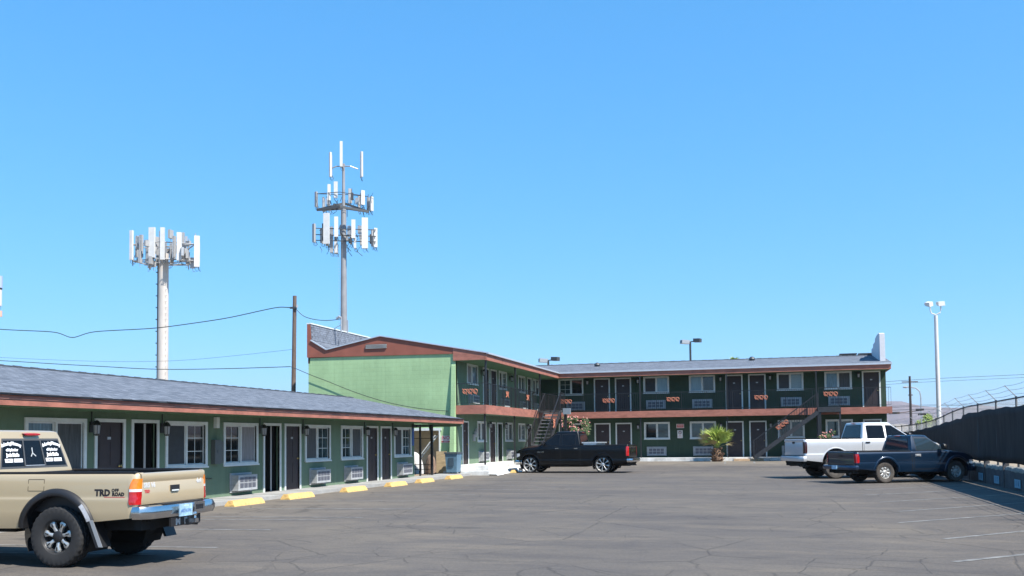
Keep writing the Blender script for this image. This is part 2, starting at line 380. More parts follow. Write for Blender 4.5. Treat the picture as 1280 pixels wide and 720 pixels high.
mb = MB(); mb.box(-15.2, -13.85, -5, 43.5, -0.25, 0.10)
wk = tag(obj('motel_sidewalk', mb, concrete), 'grey concrete sidewalk along the single storey motel', None, None, 'structure')
for i in range(24):
    y = -3 + i*2.0; mb = MB(); mb.box(-15.06, -13.86, y, y+0.02, 0.098, 0.103)
    obj('control_joint', mb, under_m, wk)
# raised white walk in front of the left wing, with a ragged painted lower lip
mb = MB(); mb.box(-15.2, -13.25, 42.7, 60.2, -0.1, 0.43)
lip = MB(); n = 90; P = []
for i in range(n):
    y = 42.0 + (58.2-42.0)*i/(n-1)
    o_ = 0.20 + 0.06*math.sin(i*0.35) + 0.035*math.sin(i*0.9+1) + random.uniform(-.02,.02) + 0.25*max(0, 1-i/14)
    P.append([(-13.26, y, 0.20), (-13.10, y, 0.19), (-13.06, y, gz(0,y)+0.06), (-13.1+o_, y, gz(0,y)+0.045), (-13.05+o_, y, gz(0,y)-0.02)])
lip.grid(P)
lip.box(-15.19, -13.0, 42.0, 42.69, -0.02, 0.19)
pf = tag(obj('raised_walk', mb, curb_w), 'raised white painted walk in front of the left wing', None, None, 'structure')
obj('worn_concrete_apron', lip, curb_w, pf, smooth=50)
mb = MB(); mb.box(-13.25, -0.95, 58.35, 60.2, -0.1, 0.425)
bw = tag(obj('back_walk', mb, curb_w), 'white painted curb and walk along the back wing', None, None, 'structure')
mb = MB(); mb.box(-0.93, 5.9, 58.75, 60.2, -0.1, 0.42); obj('curb_section', mb, curb_w, bw)
mb = MB(); mb.box(-3.0, -1.3, 58.30, 58.352, 0.16, 0.36); obj('rust_stained_curb_face', mb, mat('rust_stain', (0.6,0.42,0.26), 0.9, noise=0.4, nscale=5), bw)

# ------------------------------------------------------------------ building kit
def make_wall(L, H, holes, t=0.15):              # local: x along, y into the building, z up; holes (x0,x1,z0,z1)
    xs = sorted({0, L} | {h[0] for h in holes} | {h[1] for h in holes}); mb = MB()
    for a, b in zip(xs, xs[1:]):
        m_ = (a+b)/2; cuts = sorted([(h[2], h[3]) for h in holes if h[0] < m_ < h[1]]); z = 0
        for c0, c1 in cuts + [(H, H)]:
            if c0 > z + 1e-4: mb.box(a, b, 0, t, z, c0)
            z = max(z, c1)
    return mb
_mc = {}
def cached(key, fn):
    if key not in _mc: _mc[key] = fn()
    return _mc[key]
def window(parent, loc, rz, w, h, left, right, muntin=None, drip=False):
    """slider window: outer casing (part); panes, sash and muntins (sub-parts). Origin at lower left of the opening"""
    def casing():
        mb = MB(); c = 0.085
        for b in ((-c, w+c, -c, 0), (-c, w+c, h, h+c), (-c, 0, 0, h), (w, w+c, 0, h)): mb.box(b[0], b[1], -0.035, 0.05, b[2], b[3])
        mb.box(-c-0.02, w+c+0.02, -0.06, -0.035, -c-0.012, -c+0.03)
        mb.box(w/2-0.03, w/2+0.03, -0.012, 0.06, 0, h)
        return mb.mesh('window', trim)
    f = link('window', cached(('casing', w, h), casing), parent, loc, rz)
    for k, (nm, m_) in enumerate((left, right)):
        if nm == 'screen': m_ = rw.choice(SCS)
        elif m_ is glass_b: m_ = rw.choice(CUS)
        x0 = 0.0 if k == 0 else w/2+0.03; x1 = w/2-0.03 if k == 0 else w; y = 0.05 if nm != 'screen' else 0.03
        mbm = cached(('pane', w, h, k, nm, m_.name), lambda: MB().box(x0+0.03, x1-0.03, y, y+0.012, 0.03, h-0.03).mesh('pane', m_))
        link('insect_screen' if nm == 'screen' else 'pane', mbm, f)
        def sash():
            mb = MB()
            for b in ((x0, x1, 0, 0.032), (x0, x1, h-0.032, h), (x0, x0+0.032, 0.032, h-0.032), (x1-0.032, x1, 0.032, h-0.032)): mb.box(b[0], b[1], y-0.012, y+0.02, b[2], b[3])
            return mb.mesh('sash', trim)
        link('sash', cached(('sash', w, h, k, nm == 'screen'), sash), f)
        if muntin == k:
            xm = (x0+x1)/2
            a = cached(('mv', w, h, k), lambda: MB().box(xm-0.009, xm+0.009, y-0.006, y-0.001, 0.03, h-0.03).mesh('muntin', trim)); link('muntin', a, f)
            for q in (1, 2):
                zz = h*q/3
                a = cached(('mh', w, h, k, q), lambda: MB().box(x0+0.03, x1-0.03, y-0.0055, y-0.0015, zz-0.009, zz+0.009).mesh('muntin', trim)); link('muntin', a, f)
    return f
def door(parent, loc, rz, w=0.90, h=2.04, opened=False, number=True):
    """door slab (part) with frame, handle, panels; origin at lower left of opening"""
    d = link('door', cached(('slab', w, h, opened), lambda: (MB().box(0.004, w-0.004, 0.03, 0.07, 0.01, h-0.004) if not opened else
             MB().box(w*0.60, w*0.65, 0.11, 0.86, 0.01, h-0.01)).mesh('door', door_m if not opened else dark_m)), parent, loc, rz)
    def frame():
        mb = MB(); c = 0.08
        mb.box(-c, 0, -0.03, 0.06, 0, h+c); mb.box(w, w+c, -0.03, 0.06, 0, h+c); mb.box(0, w, -0.03, 0.06, h, h+c); return mb.mesh('door_frame', trim)
    link('door_frame', cached(('dframe', w, h), frame), d)
    link('threshold', cached(('thr', w), lambda: MB().box(0.0, w, -0.02, 0.1, 0, 0.009).mesh('threshold', galv_d)), d)
    if opened:
        link('door_edge', cached(('dedge', w, h), lambda: MB().box(w*0.60-0.002, w*0.65+0.03, 0.10, 0.108, 0.01, h-0.01).mesh('door_edge', jam_m)), d)
        def room():
            mb = MB(); mb.quad((0,0.10,0),(w,0.10,0),(w,1.5,0),(0,1.5,0)); mb.quad((0,0.1,0),(0,1.5,0),(0,1.5,h),(0,0.1,h)); mb.quad((w,0.1,0),(w,1.5,0),(w,1.5,h),(w,0.1,h))
            mb.quad((0,1.5,0),(w,1.5,0),(w,1.5,h),(0,1.5,h)); mb.quad((0,.1,h),(w,.1,h),(w,1.5,h),(0,1.5,h)); return mb.mesh('dark_room_lining', dark_m)
        link('dark_room_lining', cached(('room', w, h), room), d)
    else:
        def panels():
            mb = MB()
            for (a, b, c, e) in ((0.12,0.42,0.2,0.85),(0.50,0.80,0.2,0.85),(0.12,0.42,1.0,1.55),(0.50,0.80,1.0,1.55),(0.12,0.42,1.66,1.9),(0.50,0.80,1.66,1.9)):
                a *= w/0.9; b *= w/0.9
                mb.box(a, b, 0.022, 0.0301, c, e)
            return mb.mesh('door_panel', door_m)
        link('door_panel', cached(('panels', w), panels), d)
        def knob():
            mb = MB(); mb.lathe([(0.0,-0.04),(0.024,-0.035),(0.028,-0.015),(0.012,0.0),(0.03,0.02),(0.03,0.03)], 10, 'y', (w-0.08,0,0.98)); return mb.mesh('door_knob', brass, 40)
        link('door_knob', cached(('knob', w), knob), d)
        if number:
            link('number_plate', cached(('np', w), lambda: MB().box(w/2-0.06, w/2+0.06, 0.018, 0.0295, 1.60, 1.66).mesh('number_plate', galv)), d)
    return d
def aircon(parent, loc, rz, w=1.05, h=0.46, out=0.30):
    """through-wall unit: sleeve box (part) with grille cells and face; origin lower left"""
    def sleeve():
        mb = MB(); c = 0.055
        for b in ((-c, w+c, -c, 0.0), (-c, w+c, h, h+c), (-c, 0, 0, h), (w, w+c, 0, h)): mb.box(b[0], b[1], -0.03, 0.02, b[2], b[3])
        mb.box(0.002, w-0.002, -out, 0.02, 0.002, h-0.002)
        return mb.mesh('air_conditioner', ac_m)
    a = link('air_conditioner', cached(('ac', w, h, out), sleeve), parent, loc, rz)
    def cell():
        cw = (w-0.16)/4; mb = MB(); mb.box(0, cw-0.035, -out-0.006, -out+0.01, 0, (h-0.13)/2-0.02)
        for q in range(4):
            z = 0.02 + q*((h-0.13)/2-0.04)/4; mb.box(0.006, cw-0.041, -out-0.011, -out-0.0062, z, z+0.008)
        return mb.mesh('grille', ac_d)
    g = cached(('cell', w, h, out), cell); cw = (w-0.16)/4
    for i in range(4):
        for j in range(2): link('grille', g, a, (0.095 + i*cw, 0, 0.075 + j*((h-0.13)/2+0.01)))
    return a
def lantern(parent, loc, rz):
    """dark wall lantern; origin on the wall"""
    def body():
        mb = MB(); mb.box(-0.06,0.06,-0.02,0.0,-0.12,0.12); mb.tube([(0,-0.02,0.05),(0,-0.09,0.14),(0,-0.16,0.12)], 0.012)
        mb.lathe([(0.0,0.16),(0.05,0.13),(0.10,0.05),(0.095,0.04)], 8, 'z', (0,-0.16,0)); mb.lathe([(0.075,-0.16),(0.05,-0.19),(0,-0.2)], 8, 'z', (0,-0.16,0))
        for k in range(4):
            t = math.pi/4+k*math.pi/2; mb.tube([(0.085*math.cos(t),-0.16+0.085*math.sin(t),0.05),(0.07*math.cos(t),-0.16+0.07*math.sin(t),-0.16)], 0.007, 4)
        return mb.mesh('wall_lantern', black_i)
    l = link('wall_lantern', cached('lantern', body), parent, loc, rz)
    link('lantern_glass', cached('lglass', lambda: MB().lathe([(0,0.04),(0.075,0.04),(0.062,-0.15),(0,-0.155)], 8, 'z', (0,-0.16,0)).mesh('lantern_glass', lampglass, 30)), l)
    return l
def roof_plane(mb_, uvs, pts):                   # quad with uv along/up the slope in metres
    a, b, c, d = [Vector(p) for p in pts]
    n = len(mb_.v); mb_.v += [tuple(p) for p in (a,b,c,d)]; mb_.f.append((n,n+1,n+2,n+3))
    e = (b-a).normalized(); nn = (b-a).cross(d-a).normalized(); g = nn.cross(e)
    uvs.append([((p-a).dot(e)+50, (p-a).dot(g)+50) for p in (a,b,c,d)])
def roof_obj(name, planes, m, parent, loc):
    mb = MB(); uvs = []
    for p in planes: roof_plane(mb, uvs, p)
    me = bpy.data.meshes.new(name); me.from_pydata(mb.v, [], mb.f); uv = me.uv_layers.new(name='UVMap')
    for f, us in zip(me.polygons, uvs):
        for li, u in zip(f.loop_indices, us): uv.data[li].uv = u
    me.materials.append(m); return link(name, me, parent, loc)

SCR = ('screen', screen_pane); SCS = [screen_pane, mat('insect_screen_drapes',(0.075,0.08,0.085),0.7,noise=0.5,nscale=5,stretch=(4,4,0.4)), mat('insect_screen_faded',(0.03,0.034,0.04),0.6,noise=0.3)]; CUS = [glass_b, mat('window_glass_blind',(0.22,0.30,0.33),0.12,noise=0.3,nscale=9,stretch=(0.3,0.3,6)), mat('window_glass_drape',(0.12,0.21,0.27),0.1,noise=0.5,nscale=5,stretch=(5,5,0.5))]; rw = random.Random(21); DK = ('pane', glass_d); GR = ('pane', glass_g); CU = ('pane', glass_b); CT = ('pane', curtain_m)
E90 = math.pi/2

# ------------------------------------------------------------------ single-storey motel row
XM = -15.1
mot = thing('motel_row', 'single storey green motel row with grey shingle roof and brown fascia on the left', 'motel', (XM, 38.2, 0.10))
def ml(x, y, z): return (x-XM, y-38.2, z-0.10)    # world -> building
Y0, Y1 = 2.0, 38.2
wins = [(4.0,1.8),(7.4,1.8),(16.54,1.66),(21.25,1.66),(23.87,1.66),(28.62,1.66),(31.27,1.66),(36.07,1.66)]
wspec = [(SCR,GR,1),(GR,SCR,0),(CU,SCR,None),(SCR,DK,1),(DK,CT,0),(SCR,GR,1),(GR,SCR,0),(SCR,GR,1)]
doors = [(10.3,0),(11.6,0),(18.64,0),(19.92,1),(26.0,1),(27.28,0),(33.43,0),(34.74,0)]
holes = [(y-Y0, y-Y0+w, 0.93, 1.98) for y, w in wins] + [(y-Y0, y-Y0+0.90, 0.0, 2.0) for y, _ in doors]
obj('front_wall', make_wall(Y1-Y0, 2.25, holes), green, mot, ml(XM, Y0, 0.10), E90)
mb = MB(); mb.box(XM-8.0, XM-0.15, Y1-0.15, Y1, 0, 2.35); mb.box(XM-8.0, XM-7.85, Y0, Y1-0.15, 0, 2.35); mb.box(XM-8.0, XM-0.15, Y0, Y0+0.15, 0, 2.35)
mb.v = [ml(*v) for v in mb.v]; obj('rear_wall', mb, green, mot)
for (y, w), (l, r, mu) in zip(wins, wspec):
    wd = window(mot, ml(XM, y, 1.03), E90, w, 1.05, l, r, mu)
for y, op in doors: door(mot, ml(XM, y, 0.10), E90, 0.90, 2.0, bool(op))
for y in (21.9, 24.17, 28.9, 31.5, 36.35):
    if y > 22: aircon(mot, ml(XM, y, 0.24), E90, 1.02, 0.44, 0.25)
for y in (18.45, 21.02, 25.72, 28.40, 33.16, 35.82): lantern(mot, ml(XM, y, 1.98), E90); 
for y in (18.45, 21.02, 25.72, 28.40, 33.16, 35.82):
    mb = MB(); mb.tube([ml(XM+0.02, y, 2.1), ml(XM+0.02, y, 2.34)], 0.012, 5); obj('conduit', mb, black_i, mot)
mb = MB(); mb.box(0, 0.14, -0.10, 0, 0, 0.30); obj('meter_box', mb, trim, mot, ml(XM, 23.32, 2.0), E90)
mb = MB(); mb.box(0, 0.30, -0.13, 0, 0, 0.66); mb.box(0.30, 0.52, -0.05, 0, 0.02, 0.62); mb.box(0.12,0.15,-0.145,-0.13,0.3,0.38)
obj('electric_panel', mb, mat('panel_grey', (0.09,0.10,0.10), 0.5), mot, ml(XM, 23.2, 1.02), E90)
mb = MB(); mb.tube([(0,-0.03,0.03),(0.12,-0.05,0.0),(0.3,-0.03,0.02)], 0.012, 5); obj('hose_bib', mb, black_i, mot, ml(XM, 22.9, 0.62), E90)
mb = MB(); mb.box(0,0.26,-0.12,0,-.07,.07); mb.lathe([(0.0,-0.3),(0.06,-0.28),(0.07,-0.12)],8,'y',(0.2,0,0)); obj('wall_floodlight', mb, galv_d, mot, ml(XM, 37.92, 2.22), E90)
# roof: eave at x=-13.6, ridge at x=-19, far rake at y=40.2
ZE, ZR, XE, XR, YA, YB = 2.52, 3.60, -13.60, -19.0, 1.4, 40.2
mb = MB(); mb.box(XE-0.035, XE, YA, YB, ZE-0.20, ZE-0.012); mb.v = [ml(*v) for v in mb.v]; obj('fascia', mb, brown, mot)
mb = MB(); mb.box(XE-0.02, XE+0.045, YA, YB+.03, ZE-0.010, ZE+0.012); mb.box(XE+0.001, XE+0.014, YA, YB, ZE-0.09, ZE-0.082); mb.v = [ml(*v) for v in mb.v]; obj('drip_edge', mb, mat('drip_edge_dark', (0.05,0.05,0.055), 0.6), mot)
mb = MB(); mb.box(XM-0.1, XE-0.036, YA, YB-0.03, ZE-0.17, ZE-0.15); mb.v = [ml(*v) for v in mb.v]; obj('soffit', mb, soffit_m, mot)
for i in range(48):
    y = YA + 0.4 + i*0.81
    if y < YB-0.1:
        mb = MB(); mb.box(0, XE-0.04-XM, 0, 0.045, 0, 0.03); obj('rafter_tail', mb, soffit_m, mot, ml(XM, y, ZE-0.20))
th = 0.05
roof_obj('roof', [[(XE+0.05, YA, ZE+0.015), (XE+0.05, YB+0.04, ZE+0.015), (XR, YB+0.04, ZR), (XR, YA, ZR)], [(XR, YA, ZR), (XR, YB+0.04, ZR), (2*XR-XE, YB+0.04, ZE), (2*XR-XE, YA, ZE)]], shingle, mot, ml(0,0,0))
mb = MB(); mb.prism([(XE+0.02, ZE-0.20), (XE+0.03, ZE+0.0), (XR, ZR-0.015), (2*XR-XE, ZE-0.015), (2*XR-XE, ZE-0.2), (XR, ZR-0.24)], 'y', YB-0.03, YB+0.01); mb.v = [ml(*v) for v in mb.v]; obj('rake_board', mb, brown, mot)
mb = MB(); mb.prism([(XM-0.1, ZE-0.18), (XR, ZR-0.05), (XM-7.9, ZE-0.18)], 'y', Y1-0.1, Y1-0.02); mb.v = [ml(*v) for v in mb.v]; obj('gable_end', mb, green, mot)
mb = MB(); mb.box(XM-0.5, XE-0.05, YB-0.14, YB-0.04, ZE-0.32, ZE-0.2); mb.v = [ml(*v) for v in mb.v]; obj('eave_beam', mb, green, mot)
mb = MB()
for i in range(130):
    y = YA + i*0.30
    if y < YB: mb.prism([(XR-0.15, ZR-0.02), (XR, ZR+0.025+0.01*(i%2)), (XR+0.15, ZR-0.02)], 'y', y, y+0.285)
mb.v = [ml(*v) for v in mb.v]; o = obj('ridge_cap', mb, shingle, mot); o['kind'] = 'stuff'
# ragged eave course: individual shingles lifting along the edge
mb = MB()
for i in range(125):
    y = YA + i*0.31; dz = random.uniform(0, 0.01)
    if y < YB: mb.box(XE+0.0, XE+0.06+random.uniform(-.008,.008), y, y+0.30, ZE+0.013, ZE+0.022+dz)
mb.v = [ml(*v) for v in mb.v]; o = obj('eave_shingles', mb, shingle, mot); o['kind'] = 'stuff'

# ------------------------------------------------------------------ two-storey motel (left wing + back wing)
YF, YW, YG = 43.6, 60.1, 58.55                  # end wall, back wing wall, back wing front plane
two = thing('two_storey_motel', 'two storey green motel with brown balcony bands across the back of the lot', 'motel', (XM, YF, 0.0))
def tl(x, y, z): return (x-XM, y-YF, z)
def tw(mb): mb.v = [tl(*v) for v in mb.v]; return mb
FL1, FL2, EV = 0.43, 3.27, 5.42
# left wing wall (faces +X)
Llo = [('w',46.95,1.3),('w',52.0,1.35),('w',54.75,1.35)]
lowd = [(44.55,0.8,0),(49.0,0.98,0),(50.45,0.86,1),(56.7,0.9,0)]
upd = [(47.95,0.95,0),(49.3,0.98,0),(56.9,0.85,0)]
upw = [(45.35,1.55),(50.85,1.35),(54.85,1.35),(58.2,1.55)]
h = [(y-YF, y-YF+w, 1.16, 2.06) for _, y, w in Llo] + [(y-YF, y-YF+w, 0.0, 2.04) for y, w, _ in lowd] + \
    [(y-YF, y-YF+w, 4.08-FL1+0.02, 4.96-FL1+0.02) for y, w in []] + [(y-YF, y-YF+w, FL2-FL1, FL2-FL1+2.04) for y, w, _ in upd] + [(y-YF, y-YF+w, 4.46-FL1, 5.32-FL1) for y, w in upw]
obj('left_wing_wall', make_wall(YW-YF, 5.25, h), green, two, tl(XM, YF, FL1), E90)
for (_, y, w), sp in zip(Llo, [(GR,SCR,None),(GR,DK,0),(DK,GR,1)]): window(two, tl(XM, y, FL1+1.16), E90, w, 0.90, *sp)
for (y, w), sp in zip(upw, [(CT,CU,None),(DK,GR,1),(SCR,GR,None),(DK,SCR,None)]): window(two, tl(XM, y, 4.46), E90, w, 0.86, *sp)
for y, w, op in lowd: door(two, tl(XM, y, FL1), E90, w, 2.04, bool(op))
for y, w, op in upd: door(two, tl(XM, y, FL2), E90, w, 2.04, bool(op))
for y in (47.1, 52.2, 54.95): aircon(two, tl(XM, y, 0.55), E90, 1.0, 0.44, 0.25)
for y in (45.55, 51.1, 54.9, 58.3): aircon(two, tl(XM, y, 3.42), E90, 1.0, 0.42, 0.25)
for y, z in ((47.6,5.1),(52.9,5.1),(48.7,2.4),(51.65,2.4),(56.4,2.4)): lantern(two, tl(XM, y, z), E90)
for k in range(3):
    mb = MB(); mb.box(0, 0.16, -0.1, 0, 0, 0.34 - 0.05*k); obj('electric_meter', mb, antenna_g, two, tl(XM, 46.1 + 0.22*k, 1.55 + 0.2*k), E90)
mb = MB(); mb.box(0,0.26,-0.09,0,0,0.36); obj('alarm_box', mb, trim, two, tl(XM, 59.2, 4.85), E90)
# end wall facing the camera, with the storage alcove
XL = -22.85
wl = XM - XL
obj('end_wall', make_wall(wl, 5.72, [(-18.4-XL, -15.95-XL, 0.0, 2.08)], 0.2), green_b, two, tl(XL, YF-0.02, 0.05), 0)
mb = MB(); mb.quad((-18.4,45.2,0),(-15.75,45.2,0),(-15.75,45.2,2.3),(-18.4,45.2,2.3)); mb.quad((-15.95,43.75,0),(-15.75,45.2,0),(-15.75,45.2,2.3),(-15.95,43.75,2.3)); mb.quad((-18.4,43.75,0),(-18.4,45.2,0),(-18.4,45.2,2.3),(-18.4,43.75,2.3)); mb.quad((-18.4,43.78,2.13),(-15.75,43.78,2.13),(-15.75,45.2,2.13),(-18.4,45.2,2.13))
obj('alcove_lining', tw(mb), mat('beige_plaster', (0.62,0.57,0.48), 0.9, noise=0.25, nscale=2), two)
mb = MB(); mb.box(-18.45,-15.83,43.52,43.575,2.08,2.2); mb.box(-15.95,-15.89,43.52,43.575,0.1,2.08); obj('alcove_trim', tw(mb), trim, two)
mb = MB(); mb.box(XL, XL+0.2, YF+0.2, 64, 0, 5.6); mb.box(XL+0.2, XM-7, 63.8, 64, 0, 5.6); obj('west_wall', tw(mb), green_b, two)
# flared buttress at the corner
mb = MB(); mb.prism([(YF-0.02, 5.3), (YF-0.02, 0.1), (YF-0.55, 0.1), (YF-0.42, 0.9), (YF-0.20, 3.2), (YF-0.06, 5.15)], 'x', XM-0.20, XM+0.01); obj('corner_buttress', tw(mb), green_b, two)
# brown gable face
mb = MB(); mb.prism([(XL-0.05,5.80),(XL-0.05,7.47),(XL+0.12,7.44),(XL+0.17,6.62),(XL+1.02,6.13),(-18.95,6.70),(-15.21,6.02),(-15.21,5.73)], 'y', YF-0.08, YF-0.025); obj('gable_face', tw(mb), brown_up, two)
mb = MB(); mb.box(-19.7,-18.6,YF-0.11,YF-0.081,6.12,6.34); vt = obj('gable_vent', tw(mb), mat('vent_dark', (0.1,0.06,0.05), 0.8), two)
for k in range(4):
    mb = MB(); z = 6.135+0.052*k; mb.bar((-19.7,YF-0.125,z+0.0),(-18.6,YF-0.125,z+0.0),0.045,0.012); mb.v = [tl(*v) for v in mb.v]; obj('louvre', mb, trim, vt)
# roof of the left wing
RX, RZ = -18.95, 6.74
roof_obj('left_wing_roof', [[(-13.5, YF-0.12, 5.74), (-13.5, 58.6, 5.74), (RX, 66, RZ), (RX, YF-0.12, RZ)], [(RX, YF-0.12, RZ), (RX, 66, RZ), (XL+1.0, 66, 6.17), (XL+1.0, YF-0.12, 6.17)]], shingle, two, tl(0,0,0))
mb = MB()
for a, b in (((-13.42,5.71),(RX,6.73)),((RX,6.73),(XL+1.02,6.16)),((XL+1.02,6.16),(XL+0.17,6.66))): mb.bar((a[0],YF-0.1,a[1]),(b[0],YF-0.1,b[1]),0.10,0.05)
mb.box(-13.52,-13.42,YF-0.12,58.5,5.66,5.735)
obj('left_wing_drip_edge', tw(mb), alu, two)
roof_obj('mansard_shingles', [[(XL+1.02, YF-0.05, 6.15), (XL+1.02, 64, 6.15), (XL+0.19, 64, 6.66), (XL+0.19, YF-0.05, 6.66)], [(XL+0.19, YF-0.05, 6.66), (XL+0.19, 64, 6.66), (XL+0.12, 64, 7.46), (XL+0.12, YF-0.05, 7.46)]], shingle, two, tl(0,0,0))
# shingle tabs standing proud on the mansard, row by row
tab_m = mat('mansard_tab', (0.20,0.225,0.27), 0.9, noise=0.4, nscale=3)
for k in range(7):
    z = 6.68+0.108*k; x = XL+0.19-0.07*(z-6.66)/0.8; mb = MB(); y = YF-0.04+0.13*(k%2)
    while y < 63.5:
        mb.box(x+0.0, x+0.012+random.uniform(0,0.008), y, y+0.27, z+random.uniform(-.006,.006), z+0.095); y += 0.30
    o = obj('shingle_course', tw(mb), tab_m, two); o['kind'] = 'stuff'
mb = MB(); mb.box(XL-0.07, XL+0.16, YF-0.09, 64, 7.47, 7.53); obj('parapet_cap', tw(mb), trim, two)
mb = MB(); mb.box(XL-0.02, XL+0.08, YF-0.02, 64, 5.5, 7.46); obj('parapet_back', tw(mb), brown_up, two)
# service mast on the parapet
mb = MB(); mb.tube([(XL+0.62,46,7.3),(XL+0.62,46,8.1)],0.04,7); mb.tube([(XL+0.9,46.2,7.2),(XL+0.9,46.2,7.95)],0.03,7); mb.tube([(XL+0.62,46,8.05),(XL+0.5,46,8.12),(XL+0.35,46,8.02)],0.07,7); mb.tube([(XL+0.62,46,7.7),(XL+0.2,46,7.5)],0.02,5)
obj('service_mast', tw(mb), galv, two)
# eave fascia, balcony slab and bands of the left wing
mb = MB(); mb.box(-13.62,-13.52,YF-0.10,58.54,5.38,5.68); mb.prism([(-15.2,5.40),(-15.2,6.03),(-13.63,5.74),(-13.63,5.40)],'y',YF-0.10,YF-0.03); obj('left_wing_fascia', tw(mb), brown, two)
mb = MB(); mb.box(XM+0.0,-13.63,YF-0.02,60,5.40,5.44); obj('left_wing_soffit', tw(mb), soffit_m, two)
mb = MB(); mb.box(XM,-13.66,YF,60.0,2.9,3.25); obj('left_balcony_slab', tw(mb), green, two)
mb = MB(); mb.box(-13.655,-13.58,YF-0.06,58.5,2.84,3.26); mb.box(-15.12,-13.66,YF-0.06,YF-0.005,2.84,3.26); obj('left_balcony_band', tw(mb), brown, two)
# ---- back wing
XRt = 5.65
bwn = [(-13.82,1.45),(-8.40,1.42),(-5.59,1.40),(-0.39,1.36),(2.33,1.36)]
bds = [-11.53,-10.19,-3.41,-2.06,4.42]
X0b = XM
h = []
for x, w in bwn: h += [(x-X0b, x-X0b+w, 1.19, 2.09), (x-X0b, x-X0b+w, 4.46-FL1, 5.36-FL1)]
for x in bds: h += [(x-X0b, x-X0b+0.86, 0.0, 2.08), (x-X0b, x-X0b+0.86, FL2-FL1, FL2-FL1+2.06)]
obj('back_wing_wall', make_wall(XRt-X0b, 5.25, h), green_shade, two, tl(X0b, YW, FL1), 0)
sp_up = [(GR,DK,0),(SCR,CU,None),(CU,DK,None),(SCR,CU,None),(CU,SCR,None)]
sp_lo = [(GR,DK,None),(DK,GR,None),(GR,DK,None),(DK,GR,None),(GR,DK,None)]
for (x, w), a, b in zip(bwn, sp_up, sp_lo):
    window(two, tl(x, YW, 4.46), 0, w, 0.90, *a); window(two, tl(x, YW, FL1+1.19), 0, w, 0.90, *b)
for i, x in enumerate(bds):
    door(two, tl(x, YW, FL1), 0, 0.86, 2.08); door(two, tl(x, YW, FL2), 0, 0.86, 2.06)
for x in (-13.35,-8.28,-5.45,-0.22,2.48):
    aircon(two, tl(x, YW, 3.45), 0, 1.1, 0.46, 0.10); aircon(two, tl(x, YW, 0.57), 0, 1.1, 0.46, 0.10)
for x in (-12.0,-8.82,-3.78,-0.86,4.15): lantern(two, tl(x, YW, 5.2), 0)
for x in (-8.84,-3.8,-0.88,4.17): lantern(two, tl(x, YW, 2.36), 0)
mb = MB(); mb.box(XRt-0.15,XRt,YW+0.15,71,FL1,5.5); mb.box(X0b,XRt-0.15,70.85,71,FL1,5.5); obj('back_wing_rear_walls', tw(mb), green_shade, two)
mb = MB(); mb.prism([(YW,5.45),(YW+5,6.7),(71.5,5.45)], 'x', XRt-0.12, XRt-0.02); obj('right_gable', tw(mb), brown_up, two)
mb = MB(); mb.box(-13.57,XRt+0.15,YG-0.05,YG+0.04,5.40,5.68); mb.box(XRt+0.06,XRt+0.15,YG+0.045,71,5.40,5.68); obj('back_wing_fascia', tw(mb), brown, two)
mb = MB(); mb.box(-13.41,XRt+0.2,YG-0.13,YG-0.05,5.66,5.76); mb.box(XRt+0.15,XRt+0.2,YG-0.049,71,5.66,5.74); obj('back_wing_drip_edge', tw(mb), alu, two)
mb = MB(); mb.box(-13.6,XRt+0.05,YG+0.045,YW-0.0,5.43,5.46); obj('back_wing_soffit', tw(mb), soffit_m, two)
mb = MB(); mb.box(-13.57,XRt+0.12,YG+0.03,YW,2.9,3.25); obj('back_balcony_slab', tw(mb), green_shade, two)
mb = MB(); mb.box(-13.575,XRt+0.15,YG-0.04,YG+0.025,2.87,3.26); mb.box(XRt+0.12,XRt+0.15,YG+0.03,YW-0.003,2.87,3.26); obj('back_balcony_band', tw(mb), brown, two)
roof_obj('back_wing_roof', [[(-13.45, YG-0.10, 5.765), (XRt+0.2, YG-0.10, 5.765), (XRt+0.2, 65, 6.71), (-20, 65, 6.71)], [(-20, 65, 6.71), (XRt+0.2, 65, 6.71), (XRt+0.2, 71.6, 5.75), (-20, 71.6, 5.75)]], shingle, two, tl(0,0,0))
mb = MB()
for i in range(70):
    x = -18.9 + i*0.35; mb.prism([(64.8,6.69),(65,6.75+0.01*(i%2)),(65.2,6.69)], 'x', x, x+0.33)
o = obj('back_ridge_cap', tw(mb), shingle, two); o['kind'] = 'stuff'
# stepped white party wall at the right end of the roof
mb = MB(); mb.prism([(59.6,5.80),(59.6,7.52),(60.2,7.62),(61.5,7.60),(62.6,7.50),(62.62,7.34),(64.0,7.3),(64.02,7.12),(65.2,7.1),(65.2,6.6)], 'x', 5.33, 5.62); obj('white_parapet_wall', tw(mb), mat('white_stucco', (0.62,0.62,0.64), 0.85, noise=0.1), two)
# roof vents
for x, y in ((-11.85,62.6),(-2.0,63.6)):
    zr = 5.765+(y-YG+0.1)*0.146; mb = MB(); mb.lathe([(0.12,-0.12),(0.12,0.0),(0.18,0.02),(0.20,0.08),(0.17,0.17),(0.09,0.23),(0,0.25)], 12, 'z')
    obj('turbine_vent', mb, galv_d, two, tl(x, y, zr), smooth=35)
for x, w, y in ((3.55,0.75,65.2),(4.7,0.6,65.4)):
    mb = MB(); mb.box(0,w,0,0.6,-0.4,0.24); mb.box(-0.15,w+0.15,-0.1,0.7,0.20,0.27); obj('roof_vent_box', mb, galv_d, two, tl(x, y, 6.62))
